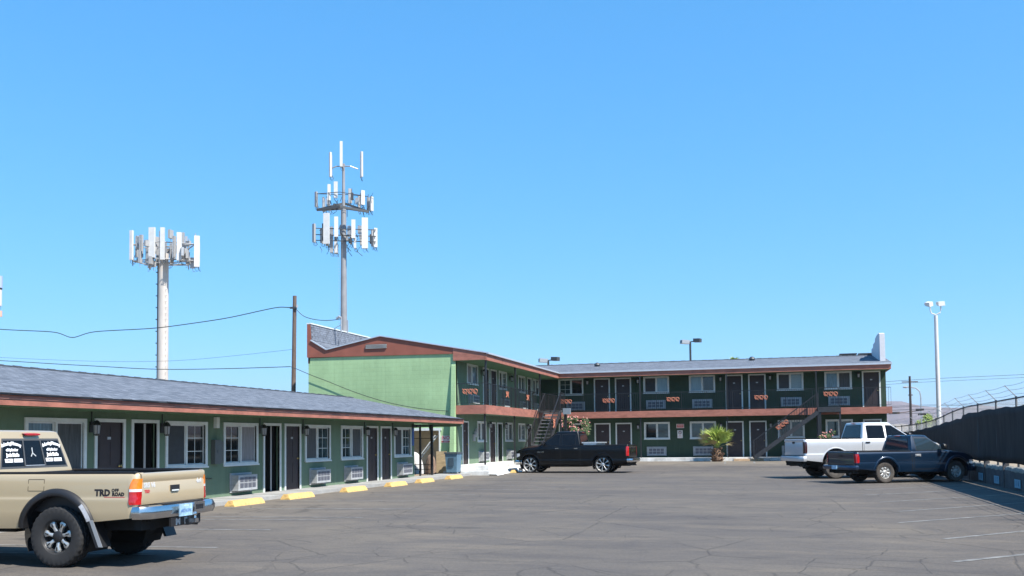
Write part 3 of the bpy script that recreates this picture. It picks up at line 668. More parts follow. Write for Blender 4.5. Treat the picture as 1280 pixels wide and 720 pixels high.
# posts
for x in (-8.48,-3.34,1.73): 
    mb = MB(); mb.box(x-0.035,x+0.035,YG+0.05,YG+0.12,FL1,2.9); mb.box(x-0.035,x+0.035,YG-0.03,YG+0.04,3.27,5.40); obj('iron_post', tw(mb), black_i, two)
for y in (43.75,48.95,54.25):
    mb = MB(); mb.box(-13.76,-13.69,y,y+0.07,0.43,2.9); mb.box(-13.70,-13.62,y,y+0.075,3.27,5.42); obj('iron_post', tw(mb), black_i, two)

# railings
def scroll_mesh():
    mb = MB()
    def spiral(cx, cz, s, fl, ph=0):
        pts = [(cx + fl*(0.145 - 0.0115*k)*s*math.cos(0.5*k+ph), 0, cz + (0.145-0.0115*k)*s*math.sin(0.5*k+ph)) for k in range(12)]
        mb.tube(pts, 0.021, 4, cap=False)
    for cx in (-0.26, 0.0, 0.26):
        spiral(cx, 0.0, 0.95, 1, 0.4); spiral(cx, 0.0, 0.95, -1, 2.6)
    mb.bar((-0.36,0,0.14),(-0.12,0,-0.14),0.03); mb.bar((-0.12,0,0.14),(0.12,0,-0.14),0.03); mb.bar((0.12,0,0.14),(0.36,0,-0.14),0.03)
    return mb.mesh('scroll_ornament', orange_m)
SCROLL = scroll_mesh()
def small_scroll():
    mb = MB()
    for sg in (1,-1):
        pts = [(sg*0.07*0+sg*(0.15-0.011*k)*math.cos(0.55*k+0.3), 0, (0.16-0.0115*k)*math.sin(0.55*k+0.3)) for k in range(12)]
        mb.tube(pts, 0.024, 4, cap=False)
    mb.bar((-0.15,0,0.14),(0.15,0,-0.14),0.035); mb.bar((-0.15,0,-0.14),(0.15,0,0.14),0.035)
    return mb.mesh('scroll_ornament', orange_m)
SSCROLL = small_scroll()
def railing(parent, conv, a, b, z0, z1, name='railing', sag=0):
    a = Vector(a); b = Vector(b); d = b-a; L = d.length; d.normalize()
    mb = MB(); mb.bar((*a,z1),(*b,z1),0.035,0.03); mb.bar((*a,z0+0.1),(*b,z0+0.1),0.03,0.02)
    mb.v = [conv(*v) for v in mb.v]; r_ = obj(name, mb, black_i, parent)
    mb = MB(); k = int(L/0.125)
    for i in range(k+1):
        p = a + d*L*i/k; w = 0.007 if i % 12 else 0.016; mb.box(p.x-w,p.x+w,p.y-w,p.y+w,z0 if i%12==0 else z0+0.1,z1)
    mb.v = [conv(*v) for v in mb.v]; q = obj('balusters', mb, black_i, r_); q['kind'] = 'stuff'
    return r_
r1 = railing(two, tl, (-13.64,43.62), (-13.64,53.5), 3.26, 4.30)
r1e = railing(two, tl, (-15.05,43.60), (-13.66,43.60), 3.26, 4.30)
r1b = railing(two, tl, (-13.64,54.7), (-13.64,58.5), 3.26, 4.30)
r2 = railing(two, tl, (-13.5,58.54), (1.75,58.54), 3.26, 4.36)
r3 = railing(two, tl, (2.95,58.54), (5.75,58.54), 3.26, 4.36)
link('scroll_ornament', SCROLL, r1e, tl(-14.4,43.55,3.9))
for y in (47.2, 51.25): link('scroll_ornament', SSCROLL, r1, tl(-13.58,y,3.89), E90).scale = (1.5,1,1)
for x in (-13.1,-10.42,-6.52,-1.40): link('scroll_ornament', SCROLL, r2, tl(x,58.48,3.92))

# ------------------------------------------------------------------ staircases
def staircase(label, top, d, rise, run, n, width, side, grp=None):
    """top: world point at the top nosing centre; d: unit vector pointing down the flight (horizontal)"""
    d = Vector((*d, 0)); s = Vector((-d.y, d.x, 0)); T = Vector(top)
    base = T + d*run*n; base.z = T.z - rise*n
    st = thing('staircase', label, 'staircase', tuple(base))
    cv = lambda mb: (setattr(mb, 'v', [tuple(Vector(v)-base) for v in mb.v]), mb)[1]
    tread_m = mat('dark_tread', (0.06,0.06,0.062), 0.7, noise=0.3); str_m = mat('dark_stringer', (0.03,0.031,0.034), 0.5, noise=0.3)
    for i in range(1, n):
        c = T + d*run*(i-0.5); c.z = T.z - rise*i
        mb = MB(); mb.bar(tuple(c - s*width/2), tuple(c + s*width/2), run*1.02, 0.05); obj('tread', cv(mb), tread_m, st)
        mb = MB(); e = c - d*run*0.0 ; mb.bar(tuple(c + d*run*0.52 - s*width/2 + Vector((0,0,0.012))), tuple(c + d*run*0.52 + s*width/2 + Vector((0,0,0.012))), 0.02, 0.05); obj('nosing', cv(mb), mat('worn_nosing', (0.16,0.16,0.165), 0.6), st)
    for sg in (-1, 1):
        a = T + s*sg*(width/2+0.03) + Vector((0,0,-0.12)); b = base + s*sg*(width/2+0.03) + Vector((0,0,-0.02))
        mb = MB(); mb.bar(tuple(a), tuple(b), 0.05, 0.24); obj('stringer', cv(mb), str_m, st)
        mb = MB(); up = Vector((0,0,0.95)); a2 = T + s*sg*(width/2+0.03); b2 = base + s*sg*(width/2+0.03)
        mb.bar(tuple(a2+up), tuple(b2+up+Vector((0,0,0.05))), 0.045, 0.04)
        mb.bar(tuple(b2), tuple(b2+up+Vector((0,0,.05))), 0.05); mb.bar(tuple(a2), tuple(a2+up), 0.05)
        m_ = (a2+b2)/2; mb.bar(tuple(m_), tuple(m_+up), 0.04)
        r_ = obj('handrail', cv(mb), black_i, st)
        mb = MB(); k = int(n*run/0.14)
        for q in range(1, k):
            p = a2 + (b2-a2)*q/k; mb.box(p.x-0.007,p.x+0.007,p.y-0.007,p.y+0.007,p.z,p.z+0.95)
        o = obj('balusters', cv(mb), black_i, r_); o['kind'] = 'stuff'
    return st, base
st1, b1 = staircase('dark iron staircase rising from behind the black pickup to the left balcony', (-12.75, 53.5, 3.25), (0,-1), 0.1955, 0.285, 16, 0.84, 1)
cv1 = lambda *v: tuple(Vector(v)-b1)
mb = MB(); mb.box(-13.56,-12.25,53.5,54.75,3.14,3.25); mb.v = [cv1(*v) for v in mb.v]; obj('landing', mb, mat('dark_tread',(0,0,0)), st1)
for x, y in ((-12.3,53.6),(-12.3,54.65),(-12.05,53.9)):
    mb = MB(); mb.box(x-0.04,x+0.04,y-0.04,y+0.04,0.1,3.14 if x < -12.1 else 3.3); mb.v = [cv1(*v) for v in mb.v]; obj('support_post', mb, black_i, st1)
mb = MB(); mb.box(-12.2,-11.78,53.75,53.95,3.02,3.36); mb.v = [cv1(*v) for v in mb.v]; obj('junction_box', mb, mat('box_grey',(0.2,0.24,0.27),0.5), st1)
r_ = railing(st1, cv1, (-12.28,53.52), (-12.28,54.72), 3.25, 4.25); railing(st1, cv1, (-13.5,54.72), (-12.3,54.72), 3.25, 4.25)
o = link('scroll_ornament', SSCROLL, st1, cv1(-12.20,51.6,2.45), E90); o.scale = (1.3,1,1.6); o.rotation_euler = (0, R(0), E90)
st2, b2_ = staircase('dark iron staircase climbing rightwards to the back balcony beside the silver pickup', (1.75, 57.7, 3.10), (-1,0), 0.192, 0.255, 14, 0.95, 1)
cv2 = lambda *v: tuple(Vector(v)-b2_)
mb = MB(); mb.box(1.75,2.98,57.2,58.5,2.98,3.27); mb.v = [cv2(*v) for v in mb.v]; obj('landing', mb, mat('dark_stringer',(0,0,0)), st2)
for x, w in ((1.82,0.10),(2.93,0.05)):
    mb = MB(); mb.box(x-w,x+w,57.25,57.25+2*w,0.1,2.98); mb.v = [cv2(*v) for v in mb.v]; obj('support_post', mb, black_i, st2)
railing(st2, cv2, (1.8,57.24), (2.95,57.24), 3.27, 4.35)
o = link('scroll_ornament', SCROLL, st2, cv2(-0.22,57.12,2.27)); o.rotation_euler = (0, -R(37), 0)
o = link('scroll_ornament', SCROLL, st2, cv2(2.42,57.18,3.98))

# ------------------------------------------------------------------ passage things: bin, plywood, covered heap, posts
def rel(mb, o): mb.v = [tuple(Vector(v)-Vector(o)) for v in mb.v]; return mb
t = thing('wheelie_bin', 'blue grey wheeled trash bin standing by the end wall under the red sign', 'trash bin', (-14.55, 41.6, 0.10))
mb = MB(); mb.grid([[(sx*(0.24+0.05*k/4)*1.0, sy*(0.27+0.06*k/4), 0.06+0.84*k/4) for sx, sy in ((-1,-1),(1,-1),(1,1),(-1,1),(-1,-1))] for k in range(5)])
bin_m = mat('bin_plastic', (0.10,0.19,0.27), 0.5, noise=0.15)
obj('body', mb, bin_m, t); mb = MB(); mb.box(-0.32,0.32,-0.37,0.36,0.90,0.97); mb.box(-0.3,0.3,0.33,0.43,0.86,0.92); obj('lid', mb, mat('bin_lid',(0.06,0.075,0.09),0.5), t)
mb = MB(); mb.box(-0.12,0.12,-0.335,-0.31,0.35,0.72); obj('label_plate', mb, mat('bin_dark',(0.04,0.07,0.1),0.5), t)
for sx in (-0.2,0.2):
    mb = MB(); mb.lathe([(0,-0.03),(0.10,-0.03),(0.11,0),(0.10,0.03),(0,0.03)],12,'x',(sx,0.25,0.10)); obj('wheel', mb, rubber, t)
mb = MB(); mb.box(-15.62,-15.12,42.25,42.29,0.1,1.10); mb = rel(mb,(-15.4,42.3,.1))
tag(obj('plywood_sheet', mb, mat('plywood',(0.5,0.38,0.22),0.8,noise=0.3,nscale=3,stretch=(1,1,5)), None, (-15.4,42.3,.1)), 'pale plywood sheet leaning upright beside the blue bin', 'plywood')
def heap(name, lab, cat, c, r, h, m_, seed):
    rnd = random.Random(seed); P = []
    for i in range(11):
        u = i/10; row = []
        for j in range(15):
            a = 2*math.pi*j/14; rr = r*(1-u**2.4)**0.5*(1+0.12*math.sin(3*a+seed)+0.06*math.sin(7*a)); row.append((rr*math.cos(a), rr*0.7*math.sin(a), h*u))
        P.append(row)
    mb = MB(); mb.grid(P); o = obj(name, mb, m_, None, c, 0, 50, True); return tag(o, lab, cat)
cloth_m = mat('white_cloth',(0.62,0.6,0.58),0.9,noise=0.3,nscale=7,bump=0.5,bscale=6)
heap('covered_heap','heap covered by a white cloth behind the iron posts','covered heap',(-16.45,41.3,0.10),0.52,1.05,cloth_m,2)
heap('cardboard_heap','brown bundle standing between the posts and plywood','bundle',(-15.75,41.9,0.10),0.26,0.9,mat('bundle_brown',(0.25,0.17,0.12),0.9,noise=0.5,nscale=8,bump=.6,bscale=8),5)
t = thing('ladder', 'pale ladder leaning across the alcove behind the iron posts', 'ladder', (-16.9, 43.3, 0.1))
for dy in (0.0, 0.36):
    mb = MB(); mb.bar((-0.55,dy,0.0),(0.85,dy,1.75),0.06,0.035); obj('side_rail', mb, trim, t)
for k in range(7):
    f = (k+0.7)/7.5; mb = MB(); mb.bar((-0.55+1.4*f,0.0,1.75*f),(-0.55+1.4*f,0.36,1.75*f),0.04,0.025); obj('rung', mb, trim, t)
t = thing('iron_gate_frame', 'thin black iron posts with low rails closing the passage', 'gate frame', (-15.4, 39.4, 0.1))
for x, y, w in ((-15.05,38.75,0.035),(-14.95,39.9,0.05)):
    mb = MB(); mb.box(x-w,x+w,y-w,y+w,0.1,2.30); obj('post', rel(mb,(-15.4,39.4,.1)), black_i, t)
for z in (0.35, 0.55, 1.7):
    mb = MB(); mb.bar((-16.4,39.95,z),(-15.0,39.9,z),0.025); obj('rail', rel(mb,(-15.4,39.4,.1)), black_i, t)
for k in range(5):
    mb = MB(); x = -16.3+0.28*k; mb.bar((x,39.93,0.1),(x,39.93,1.7 if k%2 else 0.6),0.014); obj('bar', rel(mb,(-15.4,39.4,.1)), black_i, t)
mb = MB(); mb.lathe([(0,0.0),(0.07,0.02),(0.09,0.2),(0.03,0.26),(0,0.27)],10,'z'); tag(obj('lamp_head', mb, black_i, None, (-14.95,39.78,2.02)), 'small black lamp at the head of the iron post', 'lamp')

# ------------------------------------------------------------------ signs
def sign(name, label, cat, loc, rz, w, h, base_m, prints):
    t = obj(name, MB().box(-w/2,w/2,-0.012,0,-h/2,h/2), base_m, None, loc, rz); tag(t, label, cat)
    for nm, mb, m_ in prints: obj(nm, mb, m_, t)
    return t
flat = lambda cx, cz, y=-0.0145: (lambda u, v: (cx+u, y, cz+v))
sign('no_parking_sign','white sign with red NO lettering on the light green end wall','sign',(-15.60,YF-0.03,1.66),0,0.46,0.34,sign_w,
     [('lettering', text_mb('NO',0.24,flat(0,0.06),1.1,0.006), red_v), ('red_band', MB().box(-0.22,0.22,-0.0145,-0.0125,-0.15,-0.075), sign_r), ('small_lettering', text_mb('PARKING',0.055,flat(0,-0.11,-0.016)), white_v)])
sign('red_notice_sign','small red and white notice above the pictogram sign on the back wall','sign',(-6.26,YW-0.005,2.34),0,0.46,0.25,sign_w,
     [('red_panel', MB().box(-0.2,0.2,-0.0145,-0.0125,-0.095,0.10), sign_r), ('lettering', text_mb('NOTICE',0.08,flat(0,0.04,-0.016)), white_v), ('lettering', text_mb('NO TRESPASSING',0.036,flat(0,-0.045,-0.016)), white_v)])
def ring(r0, r1, cz, n=20):
    mb = MB()
    for k in range(n):
        a, b = 2*math.pi*k/n, 2*math.pi*(k+1)/n
        mb.quad((r0*math.cos(a),-0.0145,cz+r0*math.sin(a)),(r1*math.cos(a),-0.0145,cz+r1*math.sin(a)),(r1*math.cos(b),-0.0145,cz+r1*math.sin(b)),(r0*math.cos(b),-0.0145,cz+r0*math.sin(b)))
    return mb
sign('pictogram_sign','white upright sign with a dark round pictogram and red lettering on the back wall','sign',(-6.28,YW-0.005,1.84),0,0.32,0.48,sign_w,
     [('pictogram', ring(0.075,0.105,0.10), black_v), ('pictogram_bar', MB().bar((-0.07,-0.0145,0.17),(0.07,-0.0145,0.03),0.002,0.025,up=(0.7,0,0.7)), red_v), ('pictogram_mark', text_mb('P',0.16,flat(0,0.10,-0.0142)), black_v), ('lettering', text_mb('NO',0.09,flat(0,-0.09)), red_v), ('lettering', text_mb('PARKING',0.055,flat(0,-0.17)), red_v)])
bs = sign('blue_banner_sign','narrow blue vertical sign at the end of the motel row wall','sign',(XM+0.005,38.04,1.76),E90,0.18,0.72,blue_v,
     [('lettering', text_mb('\n'.join('OFFICE'),0.095,flat(0,0.26),1,0), mat('pale_blue_vinyl',(0.3,0.5,0.75),0.5))])
# ------------------------------------------------------------------ parking stops
def stop_obj(loc, rz, label, group, m_=yellow, L=1.42):
    mb = MB(); prof = [(-0.15,0),(-0.13,0.05),(-0.07,0.145),(0.07,0.145),(0.13,0.05),(0.15,0)]
    n = 8; P = []
    for i in range(n+1):
        x = -L/2+L*i/n; j = 1+0.03*random.uniform(-1,1); P.append([(x+(0.04 if i==0 and p[1]>0.1 else -0.04 if i==n and p[1]>0.1 else 0), p[0]*j, p[1]*j) for p in prof])
    mb.grid(P); k = len(mb.v); m6 = len(prof); mb.f.append(tuple(range(m6))); mb.f.append(tuple(range(k-m6,k)))
    return tag(obj('parking_stop', mb, m_, None, loc, rz), label, 'parking stop', group)
pins = ['nearest the tan pickup, below the panelled air conditioner','second from the tan pickup, before the two brown doors','third from the tan pickup, opposite a window pair','fourth from the tan pickup, before the far door pair','fifth from the tan pickup, before the last window','farthest along the row, near the blue bin']
for y, l in zip((21.25,24.05,27.75,31.25,34.1,37.5), pins):
    stop_obj((-13.42,y+0.92,0.0), E90+random.uniform(-.03,.03), 'yellow concrete parking stop '+l, 'yellow parking stops along the motel sidewalk')
stop_obj((-12.75,45.35,0.0), R(95), 'short yellow stop under the nose of the black pickup', 'yellow parking stops along the motel sidewalk', L=0.62)
stop_obj((-13.35,47.1,0.02), R(60), 'dark rubber parking stop on the kerb in front of the black pickup', None, rubber, 1.3)

# ------------------------------------------------------------------ pickups
def interp(pts, x):
    if x <= pts[0][0]: return pts[0][1]
    for (a, fa), (b, fb) in zip(pts, pts[1:]):
        if x <= b: t = (x-a)/(b-a); return fa + (fb-fa)*t
    return pts[-1][1]
def wheel_parts(parent, loc, flip, Rw, tw_, rr, style, tyre_m, steer=0.0):
    """wheel > tyre, rim, hub cap. Local axis y, outer face towards +y"""
    key = (Rw, tw_, rr, style)
    def hub():
        mb = MB(); mb.lathe([(0,-tw_*0.4),(0.11,-tw_*0.4),(0.14,-tw_*0.1),(0.14,0.0),(0,0.0)],16); return mb.mesh('wheel', under_m, 40)
    w = link('wheel', cached(('hub',)+key, hub), parent, loc, (math.pi if flip else 0)+steer)
    def tyre():
        mb = MB(); h = tw_/2; n = 120; g = lambda a, b: (lambda j: a if (j//2) % 2 else b); g2 = lambda a, b: (lambda j: b if (j//2) % 2 else a)
        mb.lathe([(rr-0.005,-h*0.72),(rr+0.012,-h*0.86),(rr+(Rw-rr)*0.45,-h*1.0),(Rw-0.035,-h*0.95),(g(Rw-0.012,Rw-0.020),-h*0.84),(g(Rw-0.003,Rw-0.010),-h*0.62),
            (Rw-0.012,-h*0.5),(Rw-0.012,-h*0.42),(g2(Rw,Rw-0.008),-h*0.38),(g2(Rw,Rw-0.008),-h*0.05),(Rw-0.011,-0.004),(Rw-0.011,0.004),(g(Rw,Rw-0.008),h*0.05),(g(Rw,Rw-0.008),h*0.38),
            (Rw-0.012,h*0.42),(Rw-0.012,h*0.5),(g2(Rw-0.003,Rw-0.010),h*0.62),(g2(Rw-0.012,Rw-0.020),h*0.84),(Rw-0.035,h*0.95),(rr+(Rw-rr)*0.45,h*1.0),(rr+0.012,h*0.86),(rr-0.005,h*0.72)], n)
        return mb.mesh('tyre', tyre_m, 28)
    link('tyre', cached(('tyre',)+key+(tyre_m.name,), tyre), w)
    h = tw_/2
    def rim():
        mb = MB(); mb.lathe([(rr-0.004,-h*0.7),(rr-0.03,-h*0.6),(rr-0.035,h*0.3),(rr-0.012,h*0.6),(rr+0.004,h*0.8),(rr+0.012,h*0.78)], 40)
        return mb.mesh('rim', {'black': blackpl}.get(style, alloy if style != 'tan' else mat('rim_dark',(0.035,0.035,0.037),0.4,metal=0.4)), 40)
    link('rim', cached(('rim',)+key, rim), w)
    link('rim_back', cached(('rimb',)+key, lambda: MB().lathe([(0,h*0.02),(rr-0.03,h*0.02)], 32).mesh('rim_back', under_m)), w)
    def spokes():
        mb = MB(); cfg = {'tan': (7, 0.050, 0.085), 'blade': (8, 0.028, 0.075), 'black': (8, 0.04, 0.07), 'silver': (8, 0.07, 0.085)}[style]; n, w0, w1 = cfg
        for k in range(n):
            a = 2*math.pi*(k+0.25)/n; ca, sa = math.cos(a), math.sin(a)
            def pt(r, s_, y): return (r*ca - s_*sa, y, r*sa + s_*ca)
            r0, r1 = 0.05, rr-0.012
            segs = [(r0, w0/2, h*0.50), ((r0+r1)/2, w0/2*0.8, h*0.62), (r1-0.03, w1/2, h*0.66), (r1, w1/2*0.9, h*0.58)]
            P = [[pt(r,-s_,y-0.04), pt(r,-s_,y), pt(r,-s_*0.4,y+0.008), pt(r,s_*0.4,y+0.008), pt(r,s_,y), pt(r,s_,y-0.04)] for r, s_, y in segs]
            mb.grid(P)
            mb.f.append(tuple(range(len(mb.v)-6, len(mb.v))))
        return mb.mesh('spokes', {'black': blackpl}.get(style, alloy), 30)
    link('spokes', cached(('spk',)+key, spokes), w)
    if style == 'tan':
        def slots():
            mb = MB()
            for k in range(7):
                a = 2*math.pi*(k+0.25)/7; r = rr-0.055; c = Vector((r*math.cos(a), h*0.66+0.0095, r*math.sin(a))); d = Vector((math.cos(a),0,math.sin(a)))
                mb.bar(tuple(c-d*0.026), tuple(c+d*0.022), 0.016, 0.004, up=(0,1,0))
            return mb.mesh('spoke_slots', under_m)
        link('spoke_slots', cached(('slots',)+key, slots), w)
    link('hub_cap', cached(('cap',)+key, lambda: MB().lathe([(0.075,h*0.3),(0.075,h*0.62),(0.06,h*0.68),(0.03,h*0.74),(0,h*0.75)], 16).mesh('hub_cap', blackpl if style in ('tan','black') else alloy, 35)), w)
    return w

def pickup(S):
    t = thing('pickup_truck', S['label'], 'pickup truck', S['loc'], S['rz'])
    if S.get('pitch'): t.rotation_euler = (0, S['pitch'], S['rz'])
    P_, W, hw, Rw = S['paint'], S['wb'], S['hw'], S['Rw']
    xr, xf = S['xr'], S['xf']; zb = S['zb']; top = S['top']; zc = Rw; Ra = S['Ra']; cz = S.get('archz', Rw+0.02)
    xcb, xcf = S['cab'][0], S['cab'][1]
    def bottom(x):
        z = interp(S['bot'], x)
        for xw in (0.0, W):
            dx = abs(x-xw)
            if dx < Ra: z = max(z, cz + math.sqrt(Ra*Ra-dx*dx))
        return z
    def width(x, z):
        tz = interp(top, x); w = hw
        w -= 0.03*max(0, (zb+0.22-z)/0.22)**1.5                    # tuck under
        w -= S.get('tuck', 0.035)*max(0, (z-(tz-0.30))/0.30)**2.2          # shoulder
        w -= 0.03*max(0, min(1, (z-(tz-0.035))/0.035))**2
        cl = S.get('crease')
        if cl: w -= 0.012*(1/(1+math.exp(-(z-cl)/0.008)))-0.0
        if x > xf-0.75: w -= S.get('nose', 0.13)*((x-(xf-0.75))/0.75)**2.4
        return w
    cr = 0.09
    cols = [(xr, cr, ), (xr+0.004, cr*0.70), (xr+0.02, cr*0.40), (xr+0.045, cr*0.16), (xr+0.09, 0.0)]
    xs = lin(xr+0.13, xf, 56)
    for xw in (0.0, W):
        for k in range(29): xs.append(xw - Ra*math.cos(math.pi*k/28)); 
        xs += [xw-Ra-0.001, xw+Ra+0.001]
    xs += [xcb-0.006, xcb+0.006]
    for d0, d1 in S['doors']: xs += [d0, d1]
    xs = sorted(x for x in set(round(x, 4) for x in xs) if x > xr+0.1 and x <= xf)
    cols += [(x, 0.0) for x in xs]
    zt = max(z for _, z in top)
    zl = lin(min(z for _, z in S['bot'])-0.001, zt+0.02, 26)
    if S.get('crease'): zl += [S['crease']-0.018, S['crease']-0.006, S['crease']+0.006, S['crease']+0.018]
    zl = sorted(zl)
    for sg in (1, -1):
        G = []
        for x, ins in cols:
            b, tp = bottom(x), interp(top, x); row = []
            tz = [min(max(z, b), tp) for z in zl]; tz[-1] = tp; tz[-2] = max(min(tz[-2], tp), b) ; 
            if tp-0.035 > b: tz[-3] = min(tp-0.012, tp); tz[-4] = tp-0.03
            tz = sorted(tz)
            for z in tz: row.append((x, sg*(width(x, z)-ins), z))
            row.append((x+(0.03 if ins > 0.05 else 0), sg*(width(x, tp)-ins-0.03), tp+0.006)); G.append(row)
        mb = MB(); mb.grid(G); obj('body_side', mb, P_, t, smooth=40, merge=True)
        # wheel arch lips, wells
        for xw in (0.0, W):
            fl = S.get('flare'); wd, pr, fm = (fl if fl else (0.035, 0.012, P_)); A = []
            a0 = math.asin(max(-0.9, min(0.9, (interp(S['bot'], xw-Ra)-cz)/Ra))); a0 = max(a0, -0.55); a1 = math.asin(max(-0.9, min(0.9, (interp(S['bot'], xw+Ra)-cz)/Ra))); a1 = max(a1, -0.55)
            for k in range(31):
                a = math.pi - a0 - (math.pi-a0-a1)*k/30; ca, sa = math.cos(a), math.sin(a)
                def q(r, off):
                    x, z = xw+r*ca, cz+r*sa; return (x, sg*(width(min(x, xf), min(z, interp(top, x)-0.05))+off), z)
                A.append([q(Ra-0.012,-0.06), q(Ra-0.012,pr*0.8), q(Ra+0.004,pr), q(Ra+wd*0.5,pr*0.9), q(Ra+wd*0.92,pr*0.45), q(Ra+wd,-0.004)])
            mb = MB(); mb.grid(A); obj('wheel_arch_flare' if fl else 'wheel_arch_lip', mb, fm, t, smooth=50)
            Wl = []
            for k in range(19):
                a = -0.5 + (math.pi+1.0)*k/18; Wl.append([(xw+(Ra-0.004)*math.cos(a), sg*(hw-0.03), cz+(Ra-0.004)*math.sin(a)), (xw+(Ra-0.004)*math.cos(a), sg*(hw-0.45), cz+(Ra-0.004)*math.sin(a))])
            mb = MB(); mb.grid(Wl); mb.prism([(xw+(Ra-0.005)*math.cos(-0.5+(math.pi+1)*k/12), cz+(Ra-0.005)*math.sin(-0.5+(math.pi+1)*k/12)) for k in range(13)], 'y', sg*(hw-0.45), sg*(hw-0.46)); obj('wheel_well', mb, under_m, t)
            wy = S['track']/2 - S['tyre']/2
            wheel_parts(t, (xw, sg*wy, Rw), sg < 0, Rw, S['tyre'], S['rim'], S['style'], S.get('tyre_m', rubber), S.get('steer', 0) if xw > 0 else 0)
    # hood and cowl
    xc = S['cowl']; G = []
    for k in range(15):
        x = xc + (xf-xc)*k/14; tz = interp(top, x); w = width(x, tz)-0.03; row = []
        for j in range(13):
            v = -1+2*j/12; row.append((x + (0.05*(1-v*v) if k == 14 else 0.0), v*w, tz+0.006+S['crown']*(1-abs(v)**2.6)*min(1, (14-k)/2.0+0.15)))
        G.append(row)
    mb = MB(); mb.grid(G); obj('hood', mb, P_, t, smooth=60)
    # nose: front face, grille, lamps, bumper
    zf = interp(top, xf); wf = width(xf, zf-0.1); zn = S['nosez']
    G = []
    for k in range(5):
        z = zf+0.006 - (zf-zn)*k/4; row = []
        for j in range(13):
            v = -1+2*j/12; row.append((xf+0.05*(1-v*v)+0.02*math.sin(math.pi*k/4), v*(wf-(0.03 if k == 0 else 0)), z+(S['crown']*0.15*(1-abs(v)**2.6) if k == 0 else 0)))
        G.append(row)
    mb = MB(); mb.grid(G); obj('nose_panel', mb, P_, t, smooth=60)
    gh = zf-zn
    gr = obj('grille', MB().box(xf+0.02, xf+0.085, -wf*0.5, wf*0.5, zn+0.04, zf-0.06), blackpl, t)
    for k in range(3): obj('grille_bar', MB().box(xf+0.08, xf+0.10, -wf*0.5, wf*0.5, zn+0.05+gh*0.25*k, zn+0.075+gh*0.25*k), S['bumper_m'], gr)
    obj('grille_bar', MB().box(xf+0.085, xf+0.105, -0.03, 0.03, zn+0.04, zf-0.06), S['bumper_m'], gr)
    for sg in (1,-1):
        G = []
        for k, (x, off) in enumerate([(xf-0.20,0.004),(xf-0.10,0.006),(xf-0.02,0.004)]):
            G.append([(x, sg*(width(x, z)+off), z) for z in (zf-0.28+0.07*(2-k)/2, zf-0.18, zf-0.09)])
        G.append([(xf+0.03, sg*(wf-0.06), z) for z in (zf-0.28, zf-0.18, zf-0.08)]); G.append([(xf+0.062, sg*wf*0.52, z) for z in (zf-0.28, zf-0.18, zf-0.08)])
        mb = MB(); mb.grid(G); obj('headlight', mb, clear_l, t, smooth=60)
    def bumper(name, x0, sgn, z0, z1, w, m_, wrap, steps=13, dz=0.0):
        prof = [(0.0,z0),(0.05,z0+0.01),(0.075,z0+(z1-z0)*0.35),(0.078,z0+(z1-z0)*0.62),(0.05,z1-0.012),(0.0,z1)]; G = []
        pts = []
        for k in range(steps):
            v = -1+2*k/(steps-1); pts.append((x0+sgn*0.05*(1-v*v), v*(w-0.06), (sgn, 0)))
        pts = [(x0-sgn*wrap, -w+0.01, (0,-1)), (x0-sgn*0.06, -w+0.0, (0.3*sgn,-0.95)), ] + [(p[0], p[1], (sgn*1.0, p[1]/w*0.25)) for p in pts] + [(x0-sgn*0.06, w, (0.3*sgn,0.95)), (x0-sgn*wrap, w-0.01, (0,1))]
        for x, y, (nx, ny) in pts: G.append([(x+nx*o, y+ny*o, z+dz*abs(y/w)) for o, z in prof] )
        mb = MB(); mb.grid(G); n0 = len(mb.v); m = len(prof)
        mb.f.append(tuple(range(m))); mb.f.append(tuple(range(n0-m, n0)))
        return obj(name, mb, m_, t, smooth=40)
    bumper('front_bumper', xf+0.06, 1, S['fb'][0], S['fb'][1], wf+0.03, S['bumper_m'], 0.35)
    rbp = bumper('rear_bumper', xr-0.10, -1, S['rb'][0], S['rb'][1], hw-S.get('rbi',0.015), S['rbumper_m'], 0.16)
    mb = MB(); mb.box(xr-0.16, xr+0.02, -hw*0.55, hw*0.55, S['rb'][1]-0.004, S['rb'][1]+0.012); mb.box(xr-0.12, xr+0.03, -hw+0.06, hw-0.06, S['rb'][1]-0.02, S['rb'][1]-0.005); obj('step_pad', mb, blackpl, rbp)
    # bed
    bz = interp(top, 0.0); fz_ = bz-0.50; wi = hw-0.10
    mb = MB(); mb.quad((xr+0.05,-wi,fz_),(xcb-0.03,-wi,fz_),(xcb-0.03,wi,fz_),(xr+0.05,wi,fz_))
    for sg in (1,-1): mb.quad((xr+0.05,sg*wi,fz_),(xcb-0.03,sg*wi,fz_),(xcb-0.03,sg*wi,bz-0.004),(xr+0.05,sg*wi,bz-0.004))
    mb.box(xcb-0.05, xcb-0.02, -wi, wi, fz_, bz+0.0); obj('bed_liner', mb, S.get('liner', blackpl), t)
    for sg in (1,-1):
        a, b = sorted((sg*(wi-0.02), sg*(hw-0.055))); obj('bed_rail_cap', MB().box(xr+0.055, xcb-0.02, a, b, bz-0.006, bz+0.022), S.get('railcap', blackpl), t)
        a, b = sorted((sg*(wi-0.01), sg*(hw-cr-0.002))); obj('bed_corner_post', MB().box(xr+0.002, xr+0.08, a, b, zb+0.12, bz-0.006), P_, t)
    # tailgate
    wt = hw-cr-0.008; tg = obj('tailgate', MB(), P_, t); bpy.data.objects.remove(tg)
    G = []
    tz0, tz1 = S['tgz'], bz
    rows = [(0.06,tz0),(0.0,tz0+0.01),(-0.006,tz0+0.06),(-0.006,tz1-0.14),(0.004,tz1-0.125),(0.004,tz1-0.118),(-0.008,tz1-0.10),(-0.012,tz1-0.03),(-0.004,tz1-0.008),(0.02,tz1),(0.06,tz1)]
